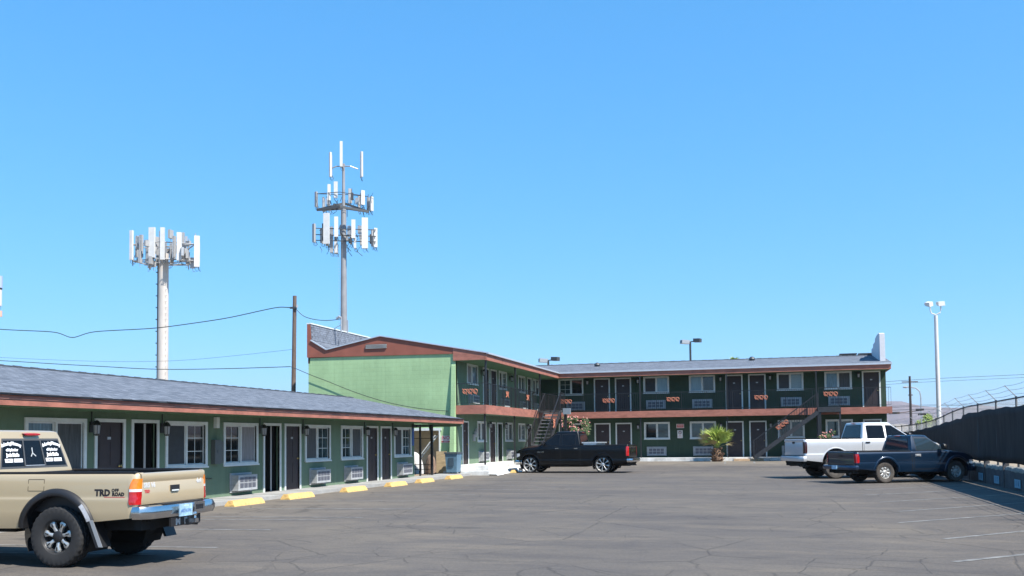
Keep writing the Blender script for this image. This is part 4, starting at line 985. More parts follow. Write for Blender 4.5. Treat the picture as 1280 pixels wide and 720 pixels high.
    if S.get('tg_recess'): rows = [(0.06,tz0),(0.0,tz0+0.01),(-0.006,tz0+0.05),(0.008,tz0+0.085),(0.008,tz1-0.16),(-0.008,tz1-0.12),(-0.010,tz1-0.03),(-0.004,tz1-0.008),(0.02,tz1),(0.06,tz1)]
    for dx, z in rows: G.append([(xr+dx, v*wt, z) for v in lin(-1,1,5)])
    mb = MB(); mb.grid(G); mb.box(xr+0.03, xr+0.06, -wt, wt, tz0, tz1-0.002); tg = obj('tailgate', mb, P_, t, smooth=35)
    hx = xr-0.012; hz = tz1-S.get('hdl', 0.19)
    hd = MB(); hd.box(hx-0.012, hx+0.01, -0.10, 0.10, hz-0.035, hz+0.035); ho = obj('tailgate_handle', hd, blackpl, tg)
    if S.get('hdl_chrome'): obj('handle_bezel', MB().box(hx-0.016, hx-0.0121, -0.075, 0.085, hz-0.045, hz-0.028), trim, ho)
    # tail lights wrapping the corner
    L0, L1 = S['tail']; ex = S.get('tail_x', 0.13); bands = S['bands']; inn = S.get('tail_in', 0.10)
    for sg in (1,-1):
        main = None
        for bi, (f0, f1, lm, nm) in enumerate(bands):
            G = []
            for (x, ins, nx, ny) in ((xr+ex,0,0,1),(xr+ex-0.02,0,0,1),(xr+0.06,0.006,-0.2,0.9),(xr+0.03,0.02,-0.5,0.8),(xr+0.01,0.048,-0.8,0.5),(xr,cr,-1,0.1),(xr,inn,-1,0)):
                row = []
                for k in range(7):
                    z = L0+(L1-L0)*(f0+(f1-f0)*k/6); u = (z-L0)/(L1-L0); off = 0.014
                    xx = x
                    if x > xr+0.05: xx = min(x, xr+0.05+(ex-0.05)*max(0.05, 1-max(0,(u-0.62)/0.38)**2.2*S.get('tail_round',0.8)-max(0,(0.14-u)/0.14)**2*0.25))
                    row.append((xx+nx*off, sg*(width(xr+0.1, z)-ins+ny*off), z))
                G.append(row)
            G.insert(0, [(p[0], p[1]-sg*0.02, p[2]) for p in G[0]]); G.append([(p[0]+0.02, p[1], p[2]) for p in G[-1]])
            mb = MB(); mb.grid(G); o = obj('tail_light' if main is None else nm, mb, lm, t if main is None else main, smooth=50)
            main = main or o
    # cab greenhouse
    cb = S['cab']; u_lv = [0,.15,.3,.45,.6,.75,.88]
    zbelt, zroof = S['belt'], S['roof']; xb0, xf0, xb1, xf1 = cb; w0, w1 = S['cw']
    def sec(u):
        return (xb0+(xb1-xb0)*u, xf0+(xf1-xf0)*u, w0+(w1-w0)*u**1.15)
    def ring_pts(x0, x1, w, rb_, rf_, z, bow=0.0):
        pts = []
        for (cx, cy, r_, a0) in ((x1-rf_, w-rf_, rf_, 0), (x0+rb_, w-rb_, rb_, 90), (x0+rb_, -w+rb_, rb_, 180), (x1-rf_, -w+rf_, rf_, 270)):
            for k in range(6):
                a = R(a0+18*k); pts.append((cx+r_*math.cos(a) + (bow*(1-((cy+r_*math.sin(a))/w)**2) if False else 0), cy+r_*math.sin(a), z))
        return pts + [pts[0]]
    H_ = zroof-zbelt; G = []
    zlow = zbelt-0.22
    x0, x1, w = sec(0); G.append(ring_pts(x0+0.01, x1-0.02, w-0.0, 0.05, 0.10, zlow))
    for u in u_lv:
        x0, x1, w = sec(u); G.append(ring_pts(x0, x1, w, 0.06, 0.16, zbelt+H_*u*0.93))
    x0, x1, w = sec(0.94)
    for ins, dz in ((0.012,0.955),(0.035,0.975),(0.075,0.99),(0.16,0.999),(0.35,1.008)):
        G.append(ring_pts(x0+ins, x1-ins*1.6, w-ins*0.9, 0.09, 0.2, zbelt+H_*dz))
    mb = MB(); mb.grid(G); k = len(mb.v); mb.f.append(tuple(range(k-25, k-1)))
    cab = obj('cab', mb, P_, t, smooth=38)
    def side_y(z): 
        u = (z-zbelt)/(H_*0.93); return w0+(w1-w0)*max(u,0)**1.15
    def back_x(z): return xb0+(xb1-xb0)*(z-zbelt)/(H_*0.93)
    def front_x(z): return xf0+(xf1-xf0)*(z-zbelt)/(H_*0.93)
    gm = S.get('glass', carglass)
    def sidepane(poly_b, poly_t, xs_, sg, off=0.004, m_=gm, nm='side_window', par=cab):
        G = []
        for x in xs_:
            b, tt = poly_b(x), poly_t(x); G.append([(x, sg*(side_y(b+(tt-b)*k/5)+off), b+(tt-b)*k/5) for k in range(6)])
        mb = MB(); mb.grid(G); return obj(nm, mb, m_, par, smooth=60)
    for sg in (1,-1):
        for (a, b, kind) in S['side_win']:
            zt_ = zbelt+H_*0.80; zb_ = zbelt+S.get('sill', 0.04)
            def tf(x, a=a, b=b, kind=kind):
                if kind == 'front':                       # top follows the windshield pillar
                    lim = zbelt + (xf0-0.13-x)/(xf0-xf1)*H_*0.93
                    return max(zb_+0.005, min(zt_, lim))
                if kind == 'rearq': return max(zb_+0.02, min(zt_, zb_+0.02+(x-a)/0.10*(zt_-zb_)))
                return zt_ - (0.02 if x-a < 0.01 or b-x < 0.01 else 0)
            xs_ = lin(a, b, 12)
            sidepane(lambda x: zb_-0.012, lambda x: tf(x)+0.016, [x_ + (-0.012 if i == 0 else 0.012 if i == 11 else 0) for i, x_ in enumerate(xs_)], sg, 0.003, blackpl, 'window_seal')
            sidepane(lambda x: zb_, tf, xs_, sg, 0.007)
        # door: seam lines, handle
        for (d0, d1) in S['doors']:
            xm = (d0+d1)/2; zs = zb+0.10; par = None
            hd_ = MB(); zh = S['handz']; yy = width(d0+0.12, zh)
            a, b = sorted((sg*(yy-0.01), sg*(yy+0.028))); hd_.box(d0+0.07, d0+0.24, a, b, zh-0.02, zh+0.025)
            par = obj('door_handle', hd_, S.get('handle_m', blackpl), t)
            if S.get('handle_pad'): 
                a, b = sorted((sg*(yy-0.01), sg*(yy+0.006))); obj('handle_cup', MB().box(d0+0.05, d0+0.27, a, b, zh-0.045, zh+0.045), S['handle_pad'], par)
            mb = MB(); P1 = lin(zs, interp(top, d0)-0.005, 9)
            for x in (d0, d1):
                if abs(x-W) < Ra: continue
                pts = [(x, z) for z in P1 if z > bottom(x)]
                for (xa, za), (xb_, zb2) in zip(pts, pts[1:]):
                    mb.quad((xa-0.006, sg*(width(xa,za)+0.0015), za),(xa+0.006, sg*(width(xa,za)+0.0015), za),(xb_+0.006, sg*(width(xb_,zb2)+0.0015), zb2),(xb_-0.006, sg*(width(xb_,zb2)+0.0015), zb2))
                if True:
                    q0 = side_y(zbelt+0.0); 
            ok = [x for x in lin(d0, d1, 14) if zs > bottom(x)]
            for xa, xb_ in zip(ok, ok[1:]): mb.quad((xa, sg*(width(xa,zs)+0.0015), zs-0.006),(xb_, sg*(width(xb_,zs)+0.0015), zs-0.006),(xb_, sg*(width(xb_,zs)+0.0015), zs+0.006),(xa, sg*(width(xa,zs)+0.0015), zs+0.006))
            if mb.v: obj('door_seam', mb, under_m, t)
        mb = MB(); x = xcb; P1 = lin(bottom(x)+0.01, interp(top, x)-0.004, 9)
        for za, zb2 in zip(P1, P1[1:]): mb.quad((x-0.011, sg*(width(x,za)+0.002), za),(x+0.011, sg*(width(x,za)+0.002), za),(x+0.011, sg*(width(x,zb2)+0.002), zb2),(x-0.011, sg*(width(x,zb2)+0.002), zb2))
        obj('bed_gap', mb, under_m, t)
        # belt ledge between body side and cab
        mb = MB(); G = []
        for x in lin(xcb-0.0, xc+0.02, 8): G.append([(x, sg*(width(x, interp(top,x))-0.032), interp(top,x)+0.006), (x, sg*(w0-0.05), max(interp(top,x), zbelt-0.02)+0.004)])
        mb.grid(G); obj('belt_ledge', mb, P_, t)
        # mirror
        mx = xf0-0.30; mz = zbelt+0.12; yy = side_y(zbelt+0.08); mb = MB()
        mb.tube([(mx+0.03, sg*yy, mz-0.05),(mx, sg*(yy+0.12), mz-0.02)], 0.018, 6)
        G = []
        for k in range(5):
            a = math.pi*k/4; s_ = math.sin(a)
            G.append([(mx-0.05+0.09*s_*0.9, sg*(yy+0.17+0.09*math.cos(2*math.pi*j/12)), mz+0.03+ (0.085+0.02*s_)*math.sin(2*math.pi*j/12)) if k < 4 else (mx-0.05, sg*(yy+0.17), mz+0.03) for j in range(13)])
        mb.lathe([(0.0,mx-0.055),(0.095,mx-0.055),(0.105,mx-0.01),(0.08,mx+0.06),(0,mx+0.09)], 12, 'x', (0, sg*(yy+0.19), mz+0.03)); obj('side_mirror', mb, S.get('mirror_m', blackpl), t, smooth=50)
    # rear window, windshield
    rwz0, rwz1, rw0, rw1 = S['rwin']
    def rear_grid(y0, y1, z0, z1, off, ry=None):
        G = []
        for k in range(6):
            z = z0+(z1-z0)*k/5; f = 1-(1-(rw1/rw0))*((z-rwz0)/(rwz1-rwz0)); G.append([(back_x(z)-off, (y0+(y1-y0)*j/8)*f, z) for j in range(9)])
        mb = MB(); mb.grid(G); return mb
    seal = obj('rear_window_seal', rear_grid(-rw0-0.028, rw0+0.028, rwz0-0.03, rwz1+0.028, 0.003), S.get('seal_m', blackpl), cab, smooth=60)
    obj('rear_window', rear_grid(-rw0, rw0, rwz0, rwz1, 0.007), gm, cab)
    if S.get('slider'):
        for y in (-0.20, 0.20): obj('window_divider', rear_grid(y-0.014, y+0.014, rwz0, rwz1, 0.011), S.get('seal_m', blackpl), seal)
        obj('window_track', rear_grid(-0.19, 0.19, rwz0+0.0, rwz0+0.012, 0.011), galv, seal)
    zw0, zw1 = zbelt+0.05, zbelt+H_*0.86; G = []
    for k in range(7):
        z = zw0+(zw1-zw0)*k/6; w = side_y(z)-0.15; G.append([(front_x(z)+0.008, w*(-1+2*j/8), z) for j in range(9)])
    mb = MB(); mb.grid(G); obj('windshield', mb, gm, cab, smooth=60)
    if S.get('brake3', True):
        mb = MB(); bx, bz3 = back_x(zbelt+H_*0.90)+0.0, zbelt+H_*S.get('b3z',0.93)
        prof = [(-0.0,-0.022),(-0.03,-0.016),(-0.036,0.0),(-0.03,0.016),(0.03,0.024)]; G = [[(bx+p[0]-0.012, y, bz3+p[1]*(1 if abs(y) < 0.14 else 0.6)) for p in prof] for y in lin(-0.155,0.155,7)]
        mb.grid(G); obj('third_brake_light', mb, red_l, cab, smooth=50)
    # underbody
    mb = MB(); fzb = S['frame_z']
    for sg in (1,-1): a, b = sorted((sg*0.38, sg*0.50)); mb.box(xr+0.02, xf-0.2, a, b, fzb, fzb+0.14)
    mb.box(xr-0.04, xf-0.3, -hw+0.25, hw-0.25, fzb+0.12, fzb+0.2); mb.box(xr+0.02, xr+0.12, -hw+0.15, hw-0.15, fzb+0.02, fzb+0.18); mb.box(0.9, W-0.7, -0.6, 0.5, fzb-0.04, fzb+0.12)
    obj('chassis_frame', mb, under_m, t)
    mb = MB(); mb.lathe([(0,-hw+0.2),(0.045,-hw+0.2),(0.045,-0.16),(0.15,-0.1),(0.17,0),(0.15,0.1),(0.045,0.16),(0.045,hw-0.2),(0,hw-0.2)], 12, 'y', (0,0,Rw)); obj('rear_axle', mb, under_m, t, smooth=40)
    mb = MB(); mb.tube([(xr+0.45,-0.45,fzb+0.04),(xr+0.1,-hw+0.35,fzb+0.03),(xr-0.04,-hw+0.32,fzb+0.02)], 0.03, 8); obj('exhaust_pipe', mb, galv_d, t)
    # floor pan so nothing shows through
    mb = MB(); mb.box(xcb, xf-0.1, -hw+0.18, hw-0.18, zb+0.05, zb+0.12); mb.box(xr+0.03, xcb, -hw+0.2, hw-0.2, fz_-0.03, fz_-0.01); obj('floor_pan', mb, under_m, t)
    t['w'] = 0; del t['w']
    return t, width, back_x, cab, tg, rbp

TAN = dict(label='tan gold pickup in the left foreground, seen from its tailgate side with red tail lights', loc=(-9.165,11.36,0.0), rz=R(182.5), paint=p_tan, wb=3.10, hw=0.845, Rw=0.398, Ra=0.50, archz=0.44, xr=-1.17, xf=3.85,
    zb=0.50, bot=[(-1.25,0.66),(-0.6,0.60),(0.6,0.50),(2.5,0.48),(3.4,0.55),(3.9,0.62)], top=[(-1.3,1.215),(1.0,1.215),(2.5,1.19),(3.0,1.16),(3.6,1.06),(3.85,0.98)], crease=0.895,
    doors=[(1.50,2.50)], track=1.72, tyre=0.27, rim=0.215, style='tan', flare=(0.085,0.055,blackpl), cowl=2.55, crown=0.05, nosez=0.68, fb=(0.50,0.70), rbi=0.05, rb=(0.62,0.80), bumper_m=chrome, rbumper_m=chrome,
    tgz=0.80, tail=(0.815,1.145), tail_x=0.10, tail_in=0.092, tail_round=0.95, bands=[(0.0,0.50,red_l,'red_lens'),(0.50,0.60,clear_l,'clear_band'),(0.60,1.0,amber_l,'amber_lens')],
    cab=(1.0,2.85,1.12,2.15), belt=1.20, roof=1.80, cw=(0.80,0.62), side_win=[(1.28,1.58,'mid'),(1.66,2.62,'front')], sill=0.03, rwin=(1.30,1.655,0.635,0.54), slider=True, seal_m=mat('window_rubber_grey',(0.07,0.072,0.075),0.6), b3z=0.90, handz=1.02, frame_z=0.46, hdl=0.215, hdl_chrome=True, tuck=0.03)
tan, twid, tback, tcab, ttg, trb = pickup(TAN)
sidefn = lambda cx, cz, off=0.0025: (lambda u, v: (cx-u, twid(cx-u, cz+v)+off, cz+v))
# left side (driver's): text runs towards the rear, i.e. towards -x in the picture's right
obj('trd_sticker', text_mb('TRD', 0.115, sidefn(-0.675,0.965), 1.0, 0.006), black_v, tan)
obj('off_road_sticker', text_mb('OFF', 0.055, sidefn(-0.86,0.998), 1.1, 0.003), black_v, tan)
obj('off_road_sticker', text_mb('ROAD', 0.06, sidefn(-0.905,0.948), 1.05, 0.004), black_v, tan)
mb = MB(); mb.box(-1.0,-0.70,twid(-0.8,0.92)+0.001,twid(-0.8,0.92)+0.003,0.908,0.916); obj('red_stripe_sticker', mb, red_v, tan)
fx0, fx1, fz0, fz1 = 0.20, 0.44, 0.99, 1.14; y = twid(0.3, 1.05)+0.0015; mb = MB()
for a, b, c, d in ((fx0-0.005,fx0+0.005,fz0,fz1),(fx1-0.005,fx1+0.005,fz0,fz1),(fx0+0.005,fx1-0.005,fz0-0.004,fz0+0.004),(fx0+0.005,fx1-0.005,fz1-0.004,fz1+0.004)):
    mb.grid([[(a, twid(a,c)+0.002, c),(a, twid(a,d)+0.002, d)],[(b, twid(b,c)+0.002, c),(b, twid(b,d)+0.002, d)]])
obj('fuel_door', mb, mat('seam_brown',(0.12,0.09,0.05),0.6), tan)
tgf = lambda cy, cz, off=0.0075: (lambda u, v: (-1.17-off, cy-u, cz+v))
obj('badge', text_mb('SR5 V6', 0.085, tgf(0.57,1.055,0.010), 1.0, 0.005), antenna_w, ttg)
obj('red_badge', text_mb('TRD', 0.05, tgf(0.62,0.975,0.010), 1.2, 0.004), red_v, ttg); obj('badge', text_mb('4x4', 0.085, tgf(-0.60,1.07,0.010), 1.0, 0.005), antenna_w, ttg)
obj('tailgate_gap', MB().box(-1.185,-1.17,-0.76,0.76,0.775,0.80), under_m, ttg)
rwf = lambda cy, cz, k=0.0: (lambda u, v: (tback(cz+v-k*u*u)-0.011, cy-u, cz+v-k*u*u))
for cy in (0.405, -0.385):
    mb = text_mb('In Loving Memory', 0.058, rwf(cy,1.615,1.0), 0.86, 0.005); obj('window_decal', mb, white_v, tcab)
    obj('window_decal', text_mb('of My Brother', 0.046, rwf(cy,1.525), 0.85, 0.004), white_v, tcab)
    obj('window_decal', text_mb('Justin Tuttle', 0.058, rwf(cy,1.455), 0.85, 0.006), white_v, tcab)
    mb = MB()
    for a, b in ((-0.16,-0.015),(0.005,0.17)): mb.grid([[(tback(z)-0.011, cy-yy, z) for yy in (a, b)] for z in (1.355, 1.405)])
    pl = obj('decal_plate', mb, white_v, tcab)
    obj('window_decal', text_mb('1984', 0.04, (lambda u, v, cy=cy: (tback(1.38+v)-0.0125, cy-u+0.097, 1.38+v)), 1, 0.0), black_v, tcab); obj('window_decal', text_mb('2010', 0.04, (lambda u, v, cy=cy: (tback(1.38+v)-0.0125, cy-u-0.10, 1.38+v)), 1, 0.0), black_v, tcab)
mb = MB(); f = rwf(0.02,1.47)
for pts in (((0,0.09),(0,0.01)),((0,0.01),(-0.05,-0.05)),((0,0.01),(0.07,-0.045)),((0,0.08),(0.008,0.105))):
    mb.bar(f(*[q*0.8 for q in pts[0]]), f(*[q*0.8 for q in pts[1]]), 0.013, 0.004, up=(1,0,0))
obj('jumping_figure_decal', mb, mat('silver_vinyl',(0.5,0.52,0.52),0.5), tcab)
# licence plate, hitch, ball, lettering on the drop plate, mud flaps
mb = MB(); mb.box(-1.445,-1.43,-0.01,0.29,0.63,0.79); pl = obj('licence_plate', mb, plate_m, tan)
obj('plate_lettering', text_mb('NEVADA', 0.03, lambda u, v: (-1.4475, 0.14-u, 0.765+v)), white_v, pl); obj('plate_lettering', text_mb('482·KRW', 0.062, lambda u, v: (-1.4475, 0.14-u, 0.70+v)), blue_v, pl)
mb = MB(); mb.box(-1.445,-1.425,-0.32,-0.06,0.66,0.80); obj('step_recess', mb, chrome, tan); obj('step_recess_dark', MB().box(-1.452,-1.446,-0.27,-0.11,0.70,0.765), blackpl, tan)
mb = MB(); mb.box(-1.52,-1.2,-0.04,0.04,0.535,0.585); mb.lathe([(0.0,0.59),(0.022,0.59),(0.018,0.62),(0.025,0.63),(0.028,0.65),(0.02,0.672),(0,0.68)],10,'z',(-1.49,0,0)); obj('tow_hitch', mb, chrome, tan, smooth=40)
hp = obj('hitch_plate', MB().box(-1.36,-1.33,-0.33,0.36,0.50,0.615), blackpl, tan)
for ch, cy_ in (('M',0.20),('F',0.02)): obj('plate_lettering', text_mb(ch, 0.11, (lambda u, v, cy_=cy_: (-1.3625, cy_-u*1.2, 0.555+v)), 1.0, 0.008), mat('silver_vinyl',(0,0,0)), hp)
for sg in (1,-1):
    mb = MB(); mb.prism([(-0.50,0.66),(-0.46,0.66),(-0.62,0.27),(-0.66,0.27)], 'y', sg*0.62, sg*0.88); obj('mud_flap', mb, blackpl, tan)
mb = MB(); mb.prism([(-0.52,0.62),(-0.575,0.62),(-0.72,0.28),(-0.66,0.28)], 'y', 0.878, 0.884); obj('flap_trim', mb, galv, tan)
mb = MB(); 
for k in range(8):
    a = R(8+4*k)
    pass
A = []
for k in range(7):
    a = R(18+4.2*k); x, z = 0-0.545*math.cos(a), 0.44+0.545*math.sin(a); A.append([(x+0.03*math.cos(a), twid(x,z)+0.0575, z-0.03*math.sin(a)), (x-0.025*math.cos(a), twid(x,z)+0.048, z+0.025*math.sin(a))])
mb.grid(A); obj('flare_scuff', mb, mat('grey_primer',(0.42,0.43,0.46),0.5,noise=0.3,nscale=20), tan)

RAM = dict(wb=3.57, hw=1.0, Ra=0.50, xr=-1.24, xf=4.28, zb=0.36, bot=[(-1.3,0.52),(-0.6,0.44),(0.6,0.36),(3.0,0.36),(4.0,0.42),(4.4,0.5)],
    top=[(-1.3,1.30),(1.06,1.30),(2.9,1.29),(3.1,1.27),(3.8,1.19),(4.15,1.10),(4.28,1.02)], crease=0.74, doors=[(1.12,2.02),(2.05,3.02)], track=1.86, cowl=2.98, crown=0.075, nosez=0.62, fb=(0.40,0.62), rb=(0.50,0.68),
    tgz=0.70, tail=(0.80,1.24), tail_x=0.11, bands=[(0.0,1.0,red_l,'red_lens')], tail_round=0.25, cab=(1.06,3.18,1.20,2.30), belt=1.28, roof=1.97, cw=(0.93,0.74), side_win=[(1.30,1.98,'mid'),(2.08,2.95,'front')], sill=0.04,
    rwin=(1.36,1.80,0.74,0.62), handz=1.16, frame_z=0.32, bumper_m=chrome, rbumper_m=chrome, hdl=0.15)
B_ = dict(RAM); B_.update(label='black crew cab pickup with large silver bladed wheels in front of the stairs', loc=(-8.26,45.80,0.0), rz=R(177), paint=p_black, Rw=0.398, tyre=0.25, rim=0.315, style='blade', steer=R(-4), crease=0.62, handle_m=chrome)
blk, bwid, bback, bcab, btg, brb = pickup(B_)
t_ = obj('bed_tool_box', MB().box(0.30,0.92,-0.9,0.9,1.31,1.40).box(0.22,1.0,-0.93,0.93,1.401,1.455), mat('diamond_plate',(0.62,0.66,0.68),0.35,metal=0.6,noise=0.2,nscale=10), blk)
obj('door_lettering', text_mb('RAM 1500', 0.075, lambda u, v: (3.02-u, bwid(3.02-u,1.0+v)+0.003, 1.0+v), 1.05, 0.004), chrome, blk)
obj('tailgate_badge', text_mb('RAM', 0.12, lambda u, v: (-1.24-0.012, -u, 1.0+v), 1.3, 0.004), chrome, btg)
Sv = dict(RAM)
lift = 0.20
Sv.update(label='lifted silver crew cab pickup with black wheels and muddy tyres, behind the navy pickup', loc=(1.42,39.50,0.0), rz=R(22), paint=p_silver, Rw=0.44, Ra=0.56, archz=0.60, tyre=0.30, rim=0.24, style='black', tyre_m=rubber_d, track=1.96,
    zb=0.36+lift, bot=[(a,b+lift) for a, b in RAM['bot']], top=[(a,b+lift) for a, b in RAM['top']], crease=0.74+lift, nosez=0.62+lift, fb=(0.57,0.79), rb=(0.66,0.86), tgz=0.87, tail=(0.97,1.40), bands=[(0.0,1.0,dred_l,'red_lens')],
    belt=1.28+lift, roof=1.93+lift, rwin=(1.36+lift,1.80+lift,0.74,0.62), handz=1.16+lift, frame_z=0.46, bumper_m=p_silver, rbumper_m=p_silver, hdl=0.13, handle_pad=None)
sil, *_s = pickup(Sv)
Bl = dict(label='navy blue single cab pickup with silver rims, nose in the fence shade', loc=(2.78,35.62,0.0), rz=R(30), paint=p_blue, wb=2.78, hw=0.90, Rw=0.362, Ra=0.445, archz=0.40, xr=-1.16, xf=3.50,
    zb=0.36, bot=[(-1.25,0.52),(-0.5,0.44),(0.5,0.38),(2.3,0.36),(3.4,0.42),(3.7,0.48)], top=[(-1.3,1.065),(1.0,1.065),(2.2,1.08),(2.5,1.06),(3.2,0.98),(3.4,0.92),(3.5,0.85)], crease=0.70, doors=[(1.08,2.10)], track=1.66, tyre=0.24, rim=0.20, style='silver',
    flare=(0.07,0.03,p_blue), cowl=2.20, crown=0.06, nosez=0.58, fb=(0.36,0.56), rb=(0.46,0.62), bumper_m=p_blue, rbumper_m=mat('blue_grey_bumper',(0.02,0.04,0.08),0.3,metal=0.5,coat=.5), tgz=0.64, tail=(0.70,1.00), tail_x=0.12, bands=[(0.0,1.0,red_l,'red_lens')], tail_round=0.35,
    cab=(1.00,2.48,1.10,1.78), belt=1.07, roof=1.62, cw=(0.83,0.65), side_win=[(1.22,2.28,'front')], sill=0.03, rwin=(1.14,1.50,0.64,0.54), handz=0.93, handle_m=galv, handle_pad=galv, frame_z=0.32, glass=carglass_t, tg_recess=True, hdl=0.13, tyre_m=rubber_d)
blu, *_b = pickup(Bl)
obj('tailgate_lettering', text_mb('DODGE', 0.10, lambda u, v: (-1.16+0.006, 0.42-u, 0.93+v) , 1.1, 0.003), mat('dark_letter',(0.04,0.045,0.06),0.3,metal=.6), blu)
obj('tailgate_lettering', text_mb('DAKOTA', 0.07, lambda u, v: (-1.16+0.006, -0.45-u, 0.93+v) , 1.1, 0.003), mat('dark_letter',(0,0,0)), blu)
obj('licence_plate', MB().box(-1.42,-1.40,-0.14,0.16,0.48,0.61), plate_m, blu)

# ------------------------------------------------------------------ plants
leaf_a = mat('palm_leaf', (0.38,0.47,0.09), 0.6, noise=0.45, nscale=4); leaf_y = mat('palm_leaf_dry', (0.42,0.36,0.18), 0.7, noise=0.3, nscale=5)
t = thing('fan_palm', 'small bright green fan palm with a shaggy trunk at the back curb', 'palm', (-3.88,57.5,0.20))
mb = MB(); rnd = random.Random(3); mb.lathe([(0.26,0),(0.33,0.12),(0.31,0.35),(0.24,0.6),(0.12,0.78),(0,0.82)], 12, 'z')
for k in range(70):
    a = rnd.uniform(0,6.28); z = rnd.uniform(0.03,0.7); r_ = 0.28; c = Vector((r_*math.cos(a), r_*math.sin(a), z)); mb.bar(tuple(c), tuple(c+Vector((0.13*math.cos(a),0.13*math.sin(a),0.12))), 0.07, 0.025)
obj('trunk', mb, make_bark('palm_trunk',(0.03,0.018,0.014),(0.30,0.19,0.12),(2,2,2)), t)
def frond(seed, m_):
    rnd = random.Random(seed); mb = MB(); n = 22; st = 0.45
    mb.tube([(0,0,0),(0,st*0.5,0.01),(0,st,0.0)], 0.012, 4)
    for k in range(n):
        a = R(-62+124*k/(n-1)); L = 0.78*(1-0.25*abs(a))+rnd.uniform(-.08,.05); dr = rnd.uniform(0.05,0.28)
        d = Vector((math.sin(a), math.cos(a), 0)); s_ = Vector((math.cos(a), -math.sin(a), 0))
        p0 = Vector((0,st-0.04,0)); p1 = p0+d*L*0.55; p2 = p0+d*L+Vector((0,0,-dr)); 
        mb.quad(p0-s_*0.006, p0+s_*0.006, p1+s_*0.022+Vector((0,0,0.01)), p1-s_*0.022); mb.f.append((len(mb.v)-1, len(mb.v)-2, len(mb.v))); mb.v.append(tuple(p2))
    return mb.mesh('frond', m_)
FR = [frond(s, leaf_a) for s in (1,2,3,4)] + [frond(9, leaf_y)]
for k in range(46):
    o = link('frond', FR[k % 4] if k % 9 else FR[4], t, (0,0,0.70+0.14*rnd.random())); el = R(rnd.uniform(50,89) if k % 9 else rnd.uniform(20,50))
    o.rotation_euler = (el, rnd.uniform(-.6,.6), rnd.uniform(0,6.28)); s_ = rnd.uniform(0.85,1.42); o.scale = (s_*0.72, s_, s_*0.8)
def leafy(name, label, cat, loc, rx, ry, h, n, ls, lm, flowers=0, fm=None, trunk=None, seed=1, tm=None, base=0.15):
    rnd = random.Random(seed); t = thing(name, label, cat, loc)
    cl = [(rnd.uniform(-1,1)*rx*0.75, rnd.uniform(-1,1)*ry*0.75, h*(base+(1-base)*rnd.random()**0.8*0.9), rnd.uniform(0.16,0.34)) for _ in range(26)]
    mb = MB()
    for k in range(n):
        cx, cy, cz, cr_ = cl[rnd.randrange(len(cl))]; u = Vector((rnd.gauss(0,1), rnd.gauss(0,1), rnd.gauss(0,1))).normalized()*cr_*max(rx, 0.4)*1.1*rnd.random()**0.4
        p = Vector((cx,cy,cz))+u; p.z = max(p.z, 0.05); a = Vector((rnd.gauss(0,1),rnd.gauss(0,1),rnd.gauss(0.6,1))).normalized(); b = a.orthogonal().normalized(); l = ls*rnd.uniform(.7,1.3)
        mb.quad(p-a*l*0.5, p-b*l*0.13, p+a*l*0.5, p+b*l*0.13)
    obj('foliage', mb, lm, t)
    mb = MB()
    for k in range(9):
        c = cl[k]; mb.tube([(rnd.uniform(-.06,.06),rnd.uniform(-.06,.06),0),(c[0]*0.4,c[1]*0.4,c[2]*0.5),(c[0],c[1],c[2])], 0.03*max(rx,0.6), 5, r2=0.008)
    obj('stems' if not trunk else 'trunk', mb, tm or wood_m, t)
    if flowers:
        mb = MB()
        for k in range(flowers):
            cx, cy, cz, cr_ = cl[rnd.randrange(len(cl))]; u = Vector((rnd.gauss(0,1), -abs(rnd.gauss(0,1)), rnd.gauss(0.3,1))).normalized()*cr_*rx*1.25; p = Vector((cx,cy,cz))+u
            for q in range(5):
                a = Vector((rnd.gauss(0,1),rnd.gauss(0,1),rnd.gauss(0,1))).normalized()*0.05; b = a.orthogonal().normalized()*0.04; mb.quad(p-a, p-b, p+a, p+b)
        o = obj('blossoms', mb, fm, t); o['kind'] = 'stuff'
    return t
olea = mat('oleander_leaf', (0.075,0.115,0.035), 0.6, noise=0.5, nscale=5); pink = mat('pink_blossom', (0.75,0.35,0.33), 0.7, noise=0.3, nscale=9)
leafy('oleander_bush','oleander bush with pink blossoms rising above the black pickup roof','bush',(-12.15,57.2,0.2),0.85,0.6,2.85,2600,0.17,olea,150,pink,seed=4)
leafy('oleander_bush','small flowering shrub just behind the cab of the silver pickup','bush',(2.15,57.2,0.2),0.5,0.4,1.75,900,0.15,olea,60,pink,seed=6)
tree_leaf = mat('tree_leaf', (0.20,0.27,0.06), 0.7, noise=0.4, nscale=1.5); far_leaf = mat('far_tree_leaf', (0.16,0.19,0.10), 0.8, noise=0.4, nscale=0.6)
